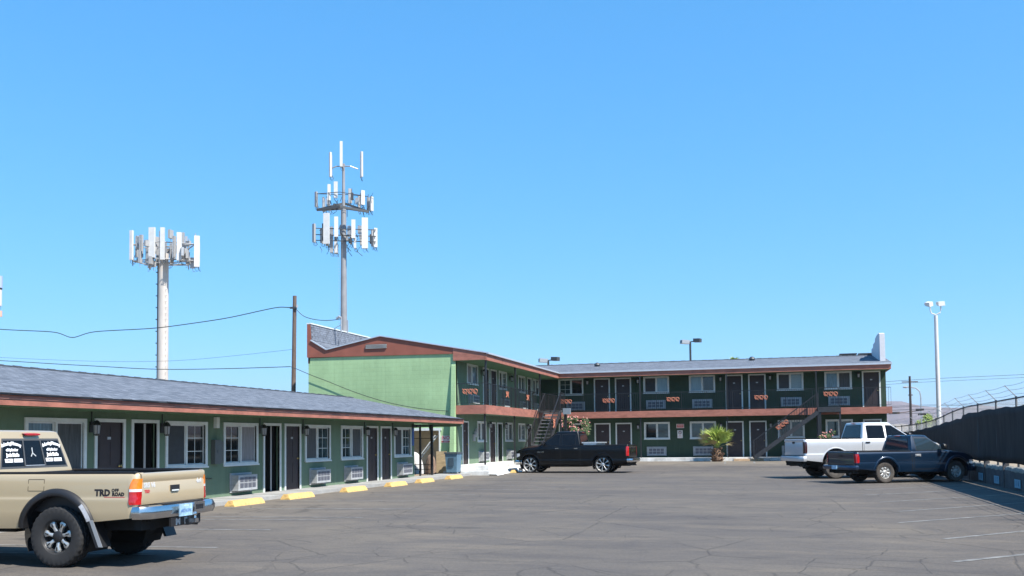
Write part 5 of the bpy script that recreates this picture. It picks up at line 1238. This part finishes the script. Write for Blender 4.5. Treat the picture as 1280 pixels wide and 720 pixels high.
def far_tree(label, loc, rx, h, n, ls, m_=tree_leaf, seed=1, nm='desert_tree'):
    rnd = random.Random(seed); t = thing(nm, label, 'tree', loc)
    mb = MB(); mb.tube([(0,0,0),(0.1,0,h*0.35),(0,0,h*0.6)], 0.05*h, 7, r2=0.02*h)
    cl = []
    for k in range(22):
        a = rnd.uniform(0,6.28); r_ = rx*rnd.random()**0.6*0.8; z = h*(0.40+0.45*rnd.random()*(1-0.45*r_/rx)); cl.append((r_*math.cos(a), r_*math.sin(a), z, rx*rnd.uniform(0.2,0.36)))
        if k < 8: mb.tube([(0,0,h*0.35),(cl[-1][0]*0.5,cl[-1][1]*0.5,z*0.8),(cl[-1][0],cl[-1][1],z)], 0.02*h, 5, r2=0.006*h)
    obj('trunk', mb, wood_m, t); mb = MB()
    for k in range(n):
        cx, cy, cz, cr_ = cl[rnd.randrange(len(cl))]; u = Vector((rnd.gauss(0,1), rnd.gauss(0,1), rnd.gauss(0,0.8))).normalized()*cr_*rnd.random()**0.35; p = Vector((cx,cy,cz))+u
        a = Vector((rnd.gauss(0,1),rnd.gauss(0,1),rnd.gauss(0.3,1))).normalized(); b = a.orthogonal().normalized(); l = ls*rnd.uniform(.6,1.4); mb.quad(p-a*l*.5, p-b*l*.25, p+a*l*.5, p+b*l*.25)
    obj('crown', mb, m_, t)
far_tree('bright green round tree beyond the fence by the white lamp pole', (18.35,140,-0.02), 1.75, 5.2, 4200, 0.34, seed=3)
far_tree('small tree top showing over the screened fence at the right edge', (21.5,72.0,-0.02), 0.75, 5.0, 1200, 0.22, far_leaf, seed=5)
t = thing('distant_palm', 'tip of a palm crown just above the roof ridge', 'palm', (-4.1,84,-0.02))
mb = MB(); mb.tube([(0,0,0),(0,0,8.0)], 0.16, 8); obj('trunk', mb, wood_m, t)
for k in range(40):
    o = link('frond', FR[k % 4], t, (0,0,7.95)); o.rotation_euler = (R(random.uniform(-10,80)), random.uniform(-.5,.5), random.uniform(0,6.28)); o.scale = (0.55,0.55,0.55)
# desert scrub beyond the lot: one uncountable mass
rnd = random.Random(11); mb = MB()
for k in range(2600):
    y = rnd.uniform(80,520); x = y*rnd.uniform(0.02,0.45)+rnd.uniform(-6,10); s_ = rnd.uniform(0.5,1.3)*(1+y/500)
    for q in range(9):
        p = Vector((x+rnd.gauss(0,.5)*s_, y+rnd.gauss(0,.5)*s_, 0.1+rnd.random()*1.2*s_)); a = Vector((rnd.gauss(0,1),rnd.gauss(0,.6),rnd.gauss(0,1))).normalized()*0.4*s_; b = Vector((a.z,0,-a.x))*0.55; mb.quad(p-a,p-b,p+a,p+b)
tag(obj('desert_scrub', mb, mat('scrub',(0.30,0.25,0.16),0.9,noise=0.4,nscale=0.3)), 'dry tan scrub on the open ground beyond the fence', kind='stuff')

# ------------------------------------------------------------------ mountains
def hills(name, label, dist, prof, depth, m_, seed):
    rnd = random.Random(seed); n = 160; P = []
    offs = [rnd.uniform(0,6.28) for _ in range(12)]
    for i in range(n):
        bearing = -75+150*i/(n-1); row = []
        hgt = interp(prof, bearing); 
        for j in range(24):
            v = j/23; d = dist+depth*(v-0.5); a = R(bearing)
            prof_v = math.sin(math.pi*min(v*1.05,1))**1.15 if v < 0.95 else 0
            nz = sum(math.sin(bearing*(0.6*2**q)+offs[q]+v*(2.5*1.6**q)+1.5*math.sin(v*5+q))/(1.7**q) for q in range(6))
            z = hgt*prof_v*(1+0.10*nz) - 3
            x, y = d*math.sin(a), d*math.cos(a); row.append((x, y, z))
        P.append(row)
    mb = MB(); mb.grid(P); o = obj(name, mb, m_, smooth=50); return tag(o, label, kind='structure')
# bearings in degrees east of +Y; heights in metres at about 4.5 km
hills('mountains', 'low purple brown desert mountains on the horizon', 4800, [(-75,60),(-40,90),(-25,70),(-10,90),(0,120),(3.5,150),(5.8,172),(6.6,150),(8,128),(9.5,118),(11,112),(13,140),(16,150),(20,120),(30,100),(75,60)], 1900, rock_m, 2)
hills('near_foothills', 'pale tan foothills before the mountains', 2600, [(-75,10),(0,14),(6,34),(8,22),(10,30),(13,46),(16,44),(20,38),(30,22),(75,12)], 900, mat('foothill_rock',(0.34,0.27,0.20),0.95,noise=0.35,nscale=0.006), 5)

# ------------------------------------------------------------------ screened fence and block wall on the right
XFN = 6.38
fn = thing('screened_fence', 'chain link fence with black privacy screen and barbed wire along the right side', 'fence', (XFN, 31.0, 0.0))
railz = [(2,2.65),(29,2.65),(39,2.63),(42,2.52),(45,2.36),(48,2.25),(52,2.18),(75,2.1)]
scrz  = [(2,2.42),(30.5,2.42),(34,2.43),(39.3,2.37),(39.5,2.24),(43,2.15),(47,2.0),(50,1.93),(56,1.82),(75,1.75)]
def fl(x, y, z): return (x-XFN, y-31.0, z)
posts = [4,7,10,13,16,19,22,25,28,30.7,33.5,36.5,39.3,41.8,44.0,46.2,49.4,52.8,56,59.5,63,66.5,70]
mb = MB(); mb.tube([fl(XFN, y, interp(railz, y)) for y in lin(3, 73, 60)], 0.024, 6); obj('top_rail', mb, galv_d, fn)
for y in posts:
    z = interp(railz, y); mb = MB(); mb.tube([fl(XFN,y,0), fl(XFN,y,z+0.05)], 0.032, 7); pp = obj('post', mb, galv_d, fn)
    mb = MB(); mb.bar(fl(XFN,y,z+0.04), fl(XFN-0.30,y-0.05,z+0.36), 0.03, 0.02); obj('barb_arm', mb, galv, pp)
for k in range(3):
    f_ = (k+0.6)/2.7; mb = MB()
    pts = []
    for a, b in zip(posts, posts[1:]):
        for q in range(4):
            y = a+(b-a)*q/4; pts.append(fl(XFN-0.30*f_, y, interp(railz, y)+0.04+0.32*f_-0.03*math.sin(math.pi*q/4)))
    mb.tube(pts, 0.006, 3, cap=False); obj('barbed_wire', mb, galv, fn)
# screen cloth: hangs just inside the posts, billowing
P = []; n = 260
for i in range(n):
    y = 3+70*i/(n-1); row = []; ph = (y*1.05) % 3.0
    for j in range(9):
        v = j/8; z0 = 0.735+0.015*math.sin(y*1.7)+0.015*math.sin(y*0.6+1); z1 = interp(scrz, y)+0.010*math.sin(y*2.2)+0.006*math.sin(y*5)-0.02*abs(math.sin(y*math.pi/2.9))
        row.append(fl(XFN-0.05-0.05*math.sin(y*0.31)*math.sin(math.pi*v)-0.012*math.sin(y*1.3+v*2)*math.sin(math.pi*v), y, z0+(z1-z0)*v))
    P.append(row)
mb = MB(); mb.grid(P); o = obj('privacy_screen', mb, net_m, fn, smooth=60)
sol = o.modifiers.new('thickness', 'SOLIDIFY'); sol.thickness = 0.004
# chain link above the screen: real diagonal wires, past counting
mb = MB()
y = 27.0
while y < 60:
    for sg in (1,-1):
        zt = interp(railz, y); zs_ = interp(scrz, y)-0.05; dh = zt-zs_
        a = fl(XFN, y, zs_); b = fl(XFN, y+sg*dh*0.9, zt); mb.bar(a, b, 0.003, 0.003)
    y += 0.075
o = obj('chain_link', mb, galv, fn); o['kind'] = 'stuff'
wt_ = thing('block_wall', 'low grey concrete panel wall under the screened fence', 'wall', (XFN-0.02, 31.0, 0.0))
wy = [3.2+2.9*k for k in range(24)]
for a in wy:
    top_ = 0.66+random.uniform(-0.02,0.03); mb = MB()
    mb.box(-0.07,0.07,a+0.05-31,a+2.85-31,-0.05,top_-0.12); obj('wall_panel', mb, wall_c, wt_)
    mb = MB(); n = 14; G = []
    for i in range(n+1):
        yy = a+0.08+2.74*i/n-31; e = random.uniform(-.035,.02); G.append([(-0.072, yy, top_-0.12-0.0+random.uniform(-.04,.0)), (-0.07, yy, top_-0.10), (-0.045+random.uniform(-.01,.01), yy, top_-0.03+e), (0.02, yy, top_+e), (0.07, yy, top_-0.01)])
    mb.grid(G); obj('ragged_sun_top', mb, pale_c, wt_)  # ragged upper edge, its sunlit tone painted in
    mb = MB(); mb.box(-0.10,0.07,a-0.045-31,a+0.045-31,-0.05,0.72+random.uniform(-.03,.03)); obj('wall_post', mb, wall_c, wt_)
for k, (y, l) in enumerate(((35.75,'farthest blue stall placard, beside the navy pickup nose'),(33.2,'middle blue stall placard painted low on the block wall'),(30.35,'blue stall placard on the block wall nearest the right edge'))):
    s_ = obj('stall_placard', MB().box(-0.36,0.36,-0.012,0,-0.12,0.12), sign_p, None, (XFN-0.11,y,0.20), -E90); tag(s_, l, 'sign', 'blue stall placards on the block wall')
    for q, ch in ((-0.13,'1'),(0.13,str(8-k))): obj('numeral', text_mb(ch, 0.19, (lambda u, v, q=q: (q+u, -0.0135, v)), 1, 0.01), mat('dark_blue_numeral',(0.03,0.10,0.18),0.6), s_)

# ------------------------------------------------------------------ masts, poles, lamps
def panel(parent, c, w, d, h, az, m_, tilt=0.0, feeders=True):
    mb = MB(); mb.box(-w/2,w/2,-d/2,d/2,-h/2,h/2); o = obj('antenna_panel', mb, m_, parent, c, az); o.rotation_euler = (tilt, 0, az)
    mb = MB(); mb.tube([(0,d/2+0.08,-h/2-0.1),(0,d/2+0.08,h/2*0.8)], 0.04, 6); mb.box(-0.03,0.03,d/2,d/2+0.1,h*0.25,h*0.3); mb.box(-0.03,0.03,d/2,d/2+0.1,-h*0.3,-h*0.25); obj('mounting_pipe', mb, galv, o)
    if feeders:
        mb = MB()
        for sx in (-0.3,0.3): mb.tube([(sx*w,0,-h/2),(sx*w,0,-h/2-0.22),(sx*w+0.15,0.1,-h/2-0.38),(sx*w*0.3+0.2,0.25,-h/2-0.2),(0.05,d/2+0.08,-h/2+0.15)], 0.016, 5, cap=False)
        obj('feeder_cable', mb, wire_m, o)
    return o
T1 = (-50.2,70.0); t1 = thing('cell_tower', 'thick pale monopole cell tower with a wide crown of white panels behind the motel row', 'cell tower', (*T1, 0.0))
mb = MB(); mb.lathe([(0.45,0),(0.43,12),(0.40,17.6),(0,17.6)], 20, 'z'); obj('mast', mb, white_mast, t1, smooth=40)
mb = MB()
for q in range(5): mb.tube([(-0.44-0.03*q*0.6,-0.15+0.07*q,z) for z in (0,8,17.4)], 0.055, 5)
for z in range(1,17): mb.box(-0.62,-0.38,-0.2,0.25,z,z+0.06)
obj('cable_run', mb, mat('dark_cables',(0.02,0.025,0.02),0.7), t1)
mb = MB()
for z in range(2,34): mb.bar((0.34,-0.2,z*0.5),(0.52,-0.28,z*0.5),0.03)
o = obj('climbing_pegs', mb, galv, t1); o['kind'] = 'stuff'
rgt = Vector((_right.x,_right.y,0)); fw = Vector((_f0.x,_f0.y,0))
s1 = 14.84
for k, (px, ytop, ybot, wpx, dep) in enumerate([(169.5,285,322,4,-0.6),(200.0,284.5,322,8,-1.5),(213.5,285,325,5,-1.6),(232.0,290,325,6,-1.2),(250.0,292,331,7,-0.4),(178.0,290,318,6,1.6),(222,294,318,5,1.7),(241,296,322,5,1.4),(171.5,289,316,3,0.3),(184,292,320,4,-1.0),(190,291,317,5,1.8),(208,296,322,4,1.6),(226.5,295,321,3,-1.3),(246,297,322,4,0.7)]):
    c = rgt*((px-206.5)/s1) + fw*dep; z = 1.3+(554.8-(ytop+ybot)/2)/s1; panel(t1, (c.x, c.y, z), wpx/s1*0.95, 0.22, (ybot-ytop)/s1, math.radians(15.8)+(-0.3+0.15*k if k < 5 else 2.8), antenna_w if k < 5 else antenna_g)
mb = MB()
for z in (16.9,18.3):
    pts = [rgt*a+fw*b for a, b in ((-2.4,-0.5),(0.2,-1.6),(2.8,-0.4),(1.6,1.5),(-1.7,1.5),(-2.4,-0.5))]
    for a, b in zip(pts, pts[1:]): mb.tube([(a.x,a.y,z),(b.x,b.y,z)], 0.05, 5); mb.tube([(0,0,z-0.1),(a.x,a.y,z)], 0.045, 5)
for p in pts: mb.tube([(p.x,p.y,16.5),(p.x,p.y,19.2)], 0.04, 5)
obj('antenna_platform', mb, antenna_g, t1)
rnd = random.Random(5)
for k in range(34):
    a = rnd.uniform(0,6.28); r_ = rnd.uniform(0.7,2.7); c = Vector((r_*math.cos(a), r_*math.sin(a)*0.7, rnd.uniform(16.7,19.0))); mb = MB(); w = rnd.uniform(0.14,0.26); hh = rnd.uniform(0.2,0.5); mb.box(-w,w,-0.1,0.1,-hh,hh); mb.tube([(0,0,-hh),(0.05,0.05,-hh-0.3),(0.2,0.1,-hh-0.25)],0.02,5); obj('radio_unit', mb, antenna_g if k%3 else galv, t1, tuple(c), rnd.uniform(0,3))
T2 = (-40.8,85.0); t2 = thing('cell_tower', 'slim grey lattice topped cell tower with three tiers of antennas behind the gable', 'cell tower', (*T2, 0.0))
s2 = 12.86
Z2 = lambda y: 1.6+(552-y)/s2
mb = MB(); mb.lathe([(0.36,0),(0.32,Z2(412)),(0.27,Z2(320)),(0.26,Z2(265)),(0.16,Z2(255)),(0.13,Z2(205)),(0,Z2(205))], 14, 'z'); obj('mast', mb, grey_mast, t2, smooth=40)
mb = MB()
for k in range(50): z = 6+k*0.28; mb.bar((-0.36,-0.1,z),(-0.52,-0.14,z),0.03)
o = obj('climbing_pegs', mb, galv, t2); o['kind'] = 'stuff'
def place2(px, dep, y): c = rgt*((px-429.5)/s2)+fw*dep; return (c.x, c.y, Z2(y))
for k, (px, yt, yb, w, dep, az, m_) in enumerate([(427.8,178.5,210.5,3.2,-0.5,0.1,antenna_w),(413.5,191,222,2.6,-0.2,-0.9,antenna_w),(451.8,189,221,2.4,0.2,0.9,antenna_w),
        (396.8,242,261,3.0,-0.6,-0.7,antenna_g),(402,244,262,3.0,0.9,-1.2,antenna_g),(414.3,235,255,3.6,-1.2,0.2,antenna_w),(422.8,232,252,4.2,-1.3,0,antenna_w),(435.2,232.5,251,4.5,1.2,0.3,antenna_g),(454.5,241,259,4.5,-0.6,0.6,antenna_w),(463.3,245,263,4.2,0.6,0.9,antenna_w),
        (394.8,283,306,4.0,-0.9,-0.8,antenna_g),(412,272,310,7.0,-1.6,-0.15,antenna_w),(423.5,276,301,4.5,-1.4,0.1,antenna_w),(444,279,302,4.6,-1.1,0.1,antenna_w),(458.3,277,315,7.2,-1.2,0.15,antenna_w),(468.8,286,310,4.0,0.2,0.5,antenna_w),(416.5,303,319,3.4,-0.9,0,antenna_g),(421.5,305,319,3.4,-0.7,0,antenna_w),(445.5,301,314,2.6,-0.9,0,antenna_w),(400.5,285,303,3,0.6,-0.5,antenna_g),(407,283,306,3.4,0.9,-.3,antenna_g),(418,280,303,3,0.7,0,antenna_g),(437,282,304,3.2,0.8,.2,antenna_g),(450,281,305,3.6,0.9,.4,antenna_g),(464,286,307,3,0.8,.5,antenna_g),(409,243,261,3,0.9,-.4,antenna_g),(447,243,261,3,1.0,.5,antenna_g),(458.5,245,262,3,0.9,.6,antenna_g)]):
    panel(t2, place2(px, dep, (yt+yb)/2), w/s2*1.05, 0.18, (yb-yt)/s2, R(15.8)+az, m_, 0.0, k not in (6,7))
mb = MB()
for sg in (-1,1): mb.tube([place2(429.5,0,208), place2(429.5+sg*9,-0.2,209), place2(429.5+sg*18,0,212)], 0.06, 6)
obj('top_arm', mb, galv, t2)
mb = MB()
for pts in ([(399,-1.0,266),(430,1.8,256),(461,-0.4,267),(428,-1.6,264),(399,-1.0,266)],):
    q = [place2(*p) for p in pts]
    for a, b in zip(q, q[1:]): mb.bar(a, b, 0.16, 0.22)
    mb.bar(place2(399,-1,266), place2(430,0,255), 0.12, 0.2); mb.bar(place2(461,-0.4,267), place2(430,0,255), 0.12, 0.2)
q = [place2(*p) for p in [(399,-1.0,246),(430,1.8,238),(461,-0.4,248),(428,-1.6,246),(399,-1.0,246)]]
for a, b in zip(q, q[1:]): mb.tube([a,b], 0.035, 4)
for p in [(399,-1.0,0),(414,-1.3,0),(452,-0.8,0),(461,-0.4,0),(430,1.8,0),(408,0.2,0)]: mb.tube([place2(p[0],p[1],267), place2(p[0],p[1],245)], 0.03, 4)
obj('middle_platform', mb, galv_d, t2)
mb = MB()
for z in (296,303,288): mb.bar(place2(396,-0.7,z), place2(470,0,z+1), 0.06, 0.08)
mb.bar(place2(429.5,0,297), place2(429.5,-1.5,296), 0.1,0.1)
obj('lower_arms', mb, galv_d, t2)
mb = MB(); rq = random.Random(8)
for k in range(46):
    px = rq.uniform(397,467); y = rq.choice((rq.uniform(284,312), rq.uniform(238,264))); dd = rq.uniform(-0.8,0.8)
    a = Vector(place2(px, dd, y)); mb.tube([a, a+Vector((rq.uniform(-.3,.3),rq.uniform(-.2,.2),-0.4)), a+Vector((rq.uniform(-.5,.5),0.1,-rq.uniform(.2,1.0)))], 0.028, 4)
o = obj('jumper_cables', mb, wire_m, t2); o['kind'] = 'stuff'
for px, y, w, h in ((410,252,4,8),(418,258,3,6),(446,252,4,8),(440,246,3,9),(427,288,5,12),(436,290,4,14),(449,288,4,10),(414,292,4,16),(456,303,3,9),(404,291,3,22),(432,298,6,7),(441,292,3,5),(408,300,2,10),(451,296,4,8),(420,312,5,12),(463,300,2,12),(437,302,3,6)):
    mb = MB(); mb.box(-w/2/s2,w/2/s2,-0.1,0.1,-h/2/s2,h/2/s2); obj('radio_unit', mb, galv_d if w < 4 else galv, t2, place2(px,0.1,y), R(15.8))
# antenna at the very left edge of the frame
t = thing('antenna_mast', 'blue and white antenna cut off at the left edge of the sky', 'antenna', (-44.25,46.0,0.0))
mb = MB(); mb.tube([(-2.5,0,0),(-2.5,0,13)], 0.12, 8); mb.bar((-2.5,0,10.2),(-0.1,0,10.2),0.08); obj('mast', mb, grey_mast, t)
# wood utility pole
W0 = (-25.0,46.0); t = thing('utility_pole', 'weathered wooden utility pole beside the left wing', 'utility pole', (*W0,0))
mb = MB(); mb.lathe([(0.135,0),(0.10,10.0),(0,10.0)], 12, 'z'); o = obj('shaft', mb, wood_m, t, smooth=40)
t.rotation_euler = (0, R(0.8), 0)
obj('insulator_bracket', MB().box(-0.2,0.2,-0.16,-0.1,9.3,9.4), galv_d, t); mb = MB(); mb.tube([(0.2,-0.13,9.35),(0.2,-0.13,9.5)],0.05,6); obj('insulator', mb, antenna_g, t)
t.location = (W0[0]-0.06, W0[1], -0.65)
# white floodlight pole
t = thing('floodlight_pole', 'tall white lamp pole with two floodlights beyond the fence', 'lamp pole', (9.0,64.0,0.0))
mb = MB(); mb.lathe([(0.145,0),(0.125,5),(0.11,8.95),(0,8.95)], 14, 'z'); obj('shaft', mb, antenna_w, t, smooth=40)
mb = MB(); mb.tube([(-0.30,0,9.6),(-0.30,0,9.3),(-0.24,0,9.1),(0,0,9.0),(0.24,0,9.1),(0.30,0,9.3),(0.30,0,9.6)], 0.04, 7); obj('yoke', mb, antenna_w, t)
for sx, az in ((-0.36,0.9),(0.30,0.3)):
    mb = MB(); mb.prism([(-0.18,-0.11),(0.18,-0.08),(0.20,0.08),(-0.10,0.14)], 'x', -0.2, 0.2); o = obj('floodlight_head', mb, antenna_w, t, (sx,0,9.68)); o.rotation_euler = (0.35, -0.25 if sx < 0 else -0.12, az)
    o2 = obj('lens', MB().box(-0.17,0.17,-0.15,0.15,-0.13,-0.12), lampglass, o)
# dark double floodlights behind the roof
def flood(label, loc, s_, base):
    t = thing('floodlight_pole', label, 'lamp pole', (loc[0],loc[1],0.0)); z = loc[2]
    mb = MB(); mb.tube([(0,0,0),(0,0,z)], 0.09*s_, 8); obj('shaft', mb, mat('bronze_pole',(0.03,0.035,0.035),0.6), t)
    mb = MB(); mb.bar((-0.3*s_,0,z),(0.45*s_,0,z+0.05),0.08*s_); obj('arm', mb, galv_d, t)
    for sx, dz, w in ((-0.45,0.02,0.36),(0.62,0.12,0.3)):
        mb = MB(); mb.box(-w*s_,w*s_,-0.25*s_,0.25*s_,-0.16*s_,0.16*s_); o = obj('floodlight_head', mb, galv_d if sx > 0 else galv, t, (sx*s_,0,z+dz*s_)); o.rotation_euler = (0,0.05,0.5 if sx < 0 else -0.3)
        obj('lens', MB().box(-w*s_-0.01,-w*s_-0.001,-0.2*s_,0.2*s_,-0.11*s_,0.11*s_), mat('dark_lens',(0.02,0.05,0.06),0.2), o)
flood('dark post with a pair of box floodlights above the middle of the back roof', (-6.75,73.0,8.76), 0.86, 0)
flood('small floodlight pair peeking over the roof near the inner corner', (-18.4,76.0,7.98), 0.95, 0)
# far utility pole, street light
t = thing('utility_pole', 'distant dark utility pole with transformers right of the back wing', 'utility pole', (12.72,110,0))
mb = MB(); mb.lathe([(0.15,0),(0.11,7.9),(0,7.9)], 8, 'z'); obj('shaft', mb, mat('dark_pole_wood',(0.05,0.04,0.038),0.9), t)
mb = MB(); mb.bar((-0.8,0,7.3),(0.8,0,7.3),0.10); mb.bar((-0.2,0,5.9),(0.25,0,5.9),0.1); mb.bar((-1.4,-0.1,4.0),(1.3,0.1,4.3),0.09); obj('crossarm', mb, wood_m, t)
for x, z in ((-1.5,4.05),(0.9,4.35),(1.1,3.85)):
    mb = MB(); mb.lathe([(0,-0.4),(0.1,-0.4),(0.1,0.4),(0,0.4)],8,'x'); obj('splice_case', mb, blackpl, t, (x,0,z))
t = thing('street_light', 'distant grey street light with a curved arm beside the far utility pole', 'street light', (14.75,118,0))
mb = MB(); mb.tube([(0,0,0),(0,0,6.0),(-0.1,0,6.6),(-0.5,0,7.0),(-1.4,0,7.15)], 0.07, 7); obj('pole', mb, galv, t); mb = MB(); mb.lathe([(0,-0.3),(0.1,-0.2),(0.13,0.1),(0,0.3)],8,'x'); obj('lamp_head', mb, antenna_g, t, (-1.6,0,7.12))

# ------------------------------------------------------------------ overhead wires (each hangs between real points)
def wire(label, pts, r=0.02, sag=0.0, group=None):
    P = []
    for a, b in zip(pts, pts[1:]):
        a = Vector(a); b = Vector(b); n = 14
        for k in range(n if b is not pts[-1] else n+1):
            q = a+(b-a)*k/n; q.z -= sag*4*(k/n)*(1-k/n); P.append(tuple(q))
    P.append(tuple(pts[-1]))
    for _ in range(14):
        P = [P[0]] + [tuple((P[i-1][q]+2*P[i][q]+P[i+1][q])/4 for q in range(3)) for i in range(1, len(P)-1)] + [P[-1]]
    mb = MB(); mb.tube(P, r, 5, cap=False)
    return tag(obj('overhead_wire', mb, wire_m), label, 'overhead wire', group)
wire('upper black service wire with a dip near its left end', [(-60,46,10.0),(-44.0,46,8.34),(-40.06,46,8.05),(-38.98,46,7.62),(-37.66,46,7.97),(-33.35,46,7.97),(-29.07,46,8.32),(-25.9,46,8.81),(-25.0,45.85,8.70)], 0.024, 0.0)
wire('lower black wire running level into the wooden pole', [(-60,46,7.6),(-43.98,46,6.55),(-36.76,46,5.96),(-32.66,46,5.66),(-25.09,45.85,5.58)], 0.02, 0.03)
wire('faint thin wire between the upper and lower ones', [(-60,47,8.0),(-44.94,47,6.82),(-37.56,47,6.33),(-32.36,47,6.22),(-25.1,46,6.5)], 0.008, 0.02)
wire('short sagging wire from the wooden pole to the gable mast', [(-24.93,45.9,8.8),(-24.15,46,8.13),(-22.25,46,8.0)], 0.018, 0.12)
wire('long drop wire sagging across the light green end wall', [(-25.09,45.9,5.58),(-23.5,43.45,5.29),(-21.75,43.45,4.6),(-19.53,43.45,3.76),(-17.61,43.45,3.27),(-15.45,43.5,3.0)], 0.016, 0.04)
Gd = 'distant wires right of the back wing'
for k, (pts, r) in enumerate([(([-8,112,6.9],[12.6,110,7.66],[42,108,8.6]),0.02),(([-8,112,6.6],[12.6,110,7.35],[42,108,8.3]),0.016),(([-8,112,4.1],[13.3,110,4.6],[42,108,4.2]),0.022),(([-8,112,4.3],[13.3,110,4.9],[42,108,5.0]),0.02),(([-8,112,3.7],[13.3,110,4.2],[42,108,3.6]),0.02),(([-8,112,4.5],[13.3,110,5.0],[42,108,5.3]),0.014)]):
    wire(['topmost','second highest','fifth','fourth','lowest','third'][k]+' of the distant wires crossing behind the white lamp pole', [tuple(p) for p in pts], r, 0.35, Gd)
for i, (z0, z1, m_, w) in enumerate(((9.55,10.15,grey_mast,0.16),(9.95,0,0,0))):
    pass
am = [o for o in C.objects if o.name.startswith('antenna_mast')][0]
for nm, z0, z1, m_, x1 in (('blue_housing',10.80,11.50,mat('pale_blue_housing',(0.35,0.42,0.65),0.5),0.28),('dark_joint',10.70,10.80,blackpl,0.25),('white_housing',9.75,10.70,antenna_w,0.24),('dark_fitting',9.45,9.74,mat('navy_fitting',(0.05,0.06,0.2),0.5),0.12),('orange_end',9.1,9.44,mat('pale_orange_end',(0.6,0.36,0.28),0.6),0.33)):
    mb = MB(); cx = x1-0.3 if nm != 'orange_end' else 0.22; mb.lathe([(0,z0),(0.3 if nm != 'orange_end' else .12,z0),(0.3 if nm != 'orange_end' else .12,z1),(0,z1)], 12, 'z', (cx,0,0)); obj(nm, mb, m_, am, smooth=40)

# ------------------------------------------------------------------ the desert air
hz = bpy.data.materials.new('haze'); hz.use_nodes = True; ht = hz.node_tree; ht.nodes.clear()
ho_ = ht.nodes.new('ShaderNodeOutputMaterial'); hv = ht.nodes.new('ShaderNodeVolumePrincipled')
hv.inputs['Color'].default_value = (0.80,0.86,0.95,1); hv.inputs['Density'].default_value = 0.00012; hv.inputs['Anisotropy'].default_value = 0.2
ht.links.new(hv.outputs[0], ho_.inputs['Volume'])
mb = MB(); mb.box(-8000,8000,-3200,8000,-5,260); tag(obj('haze', mb, hz), kind='stuff')
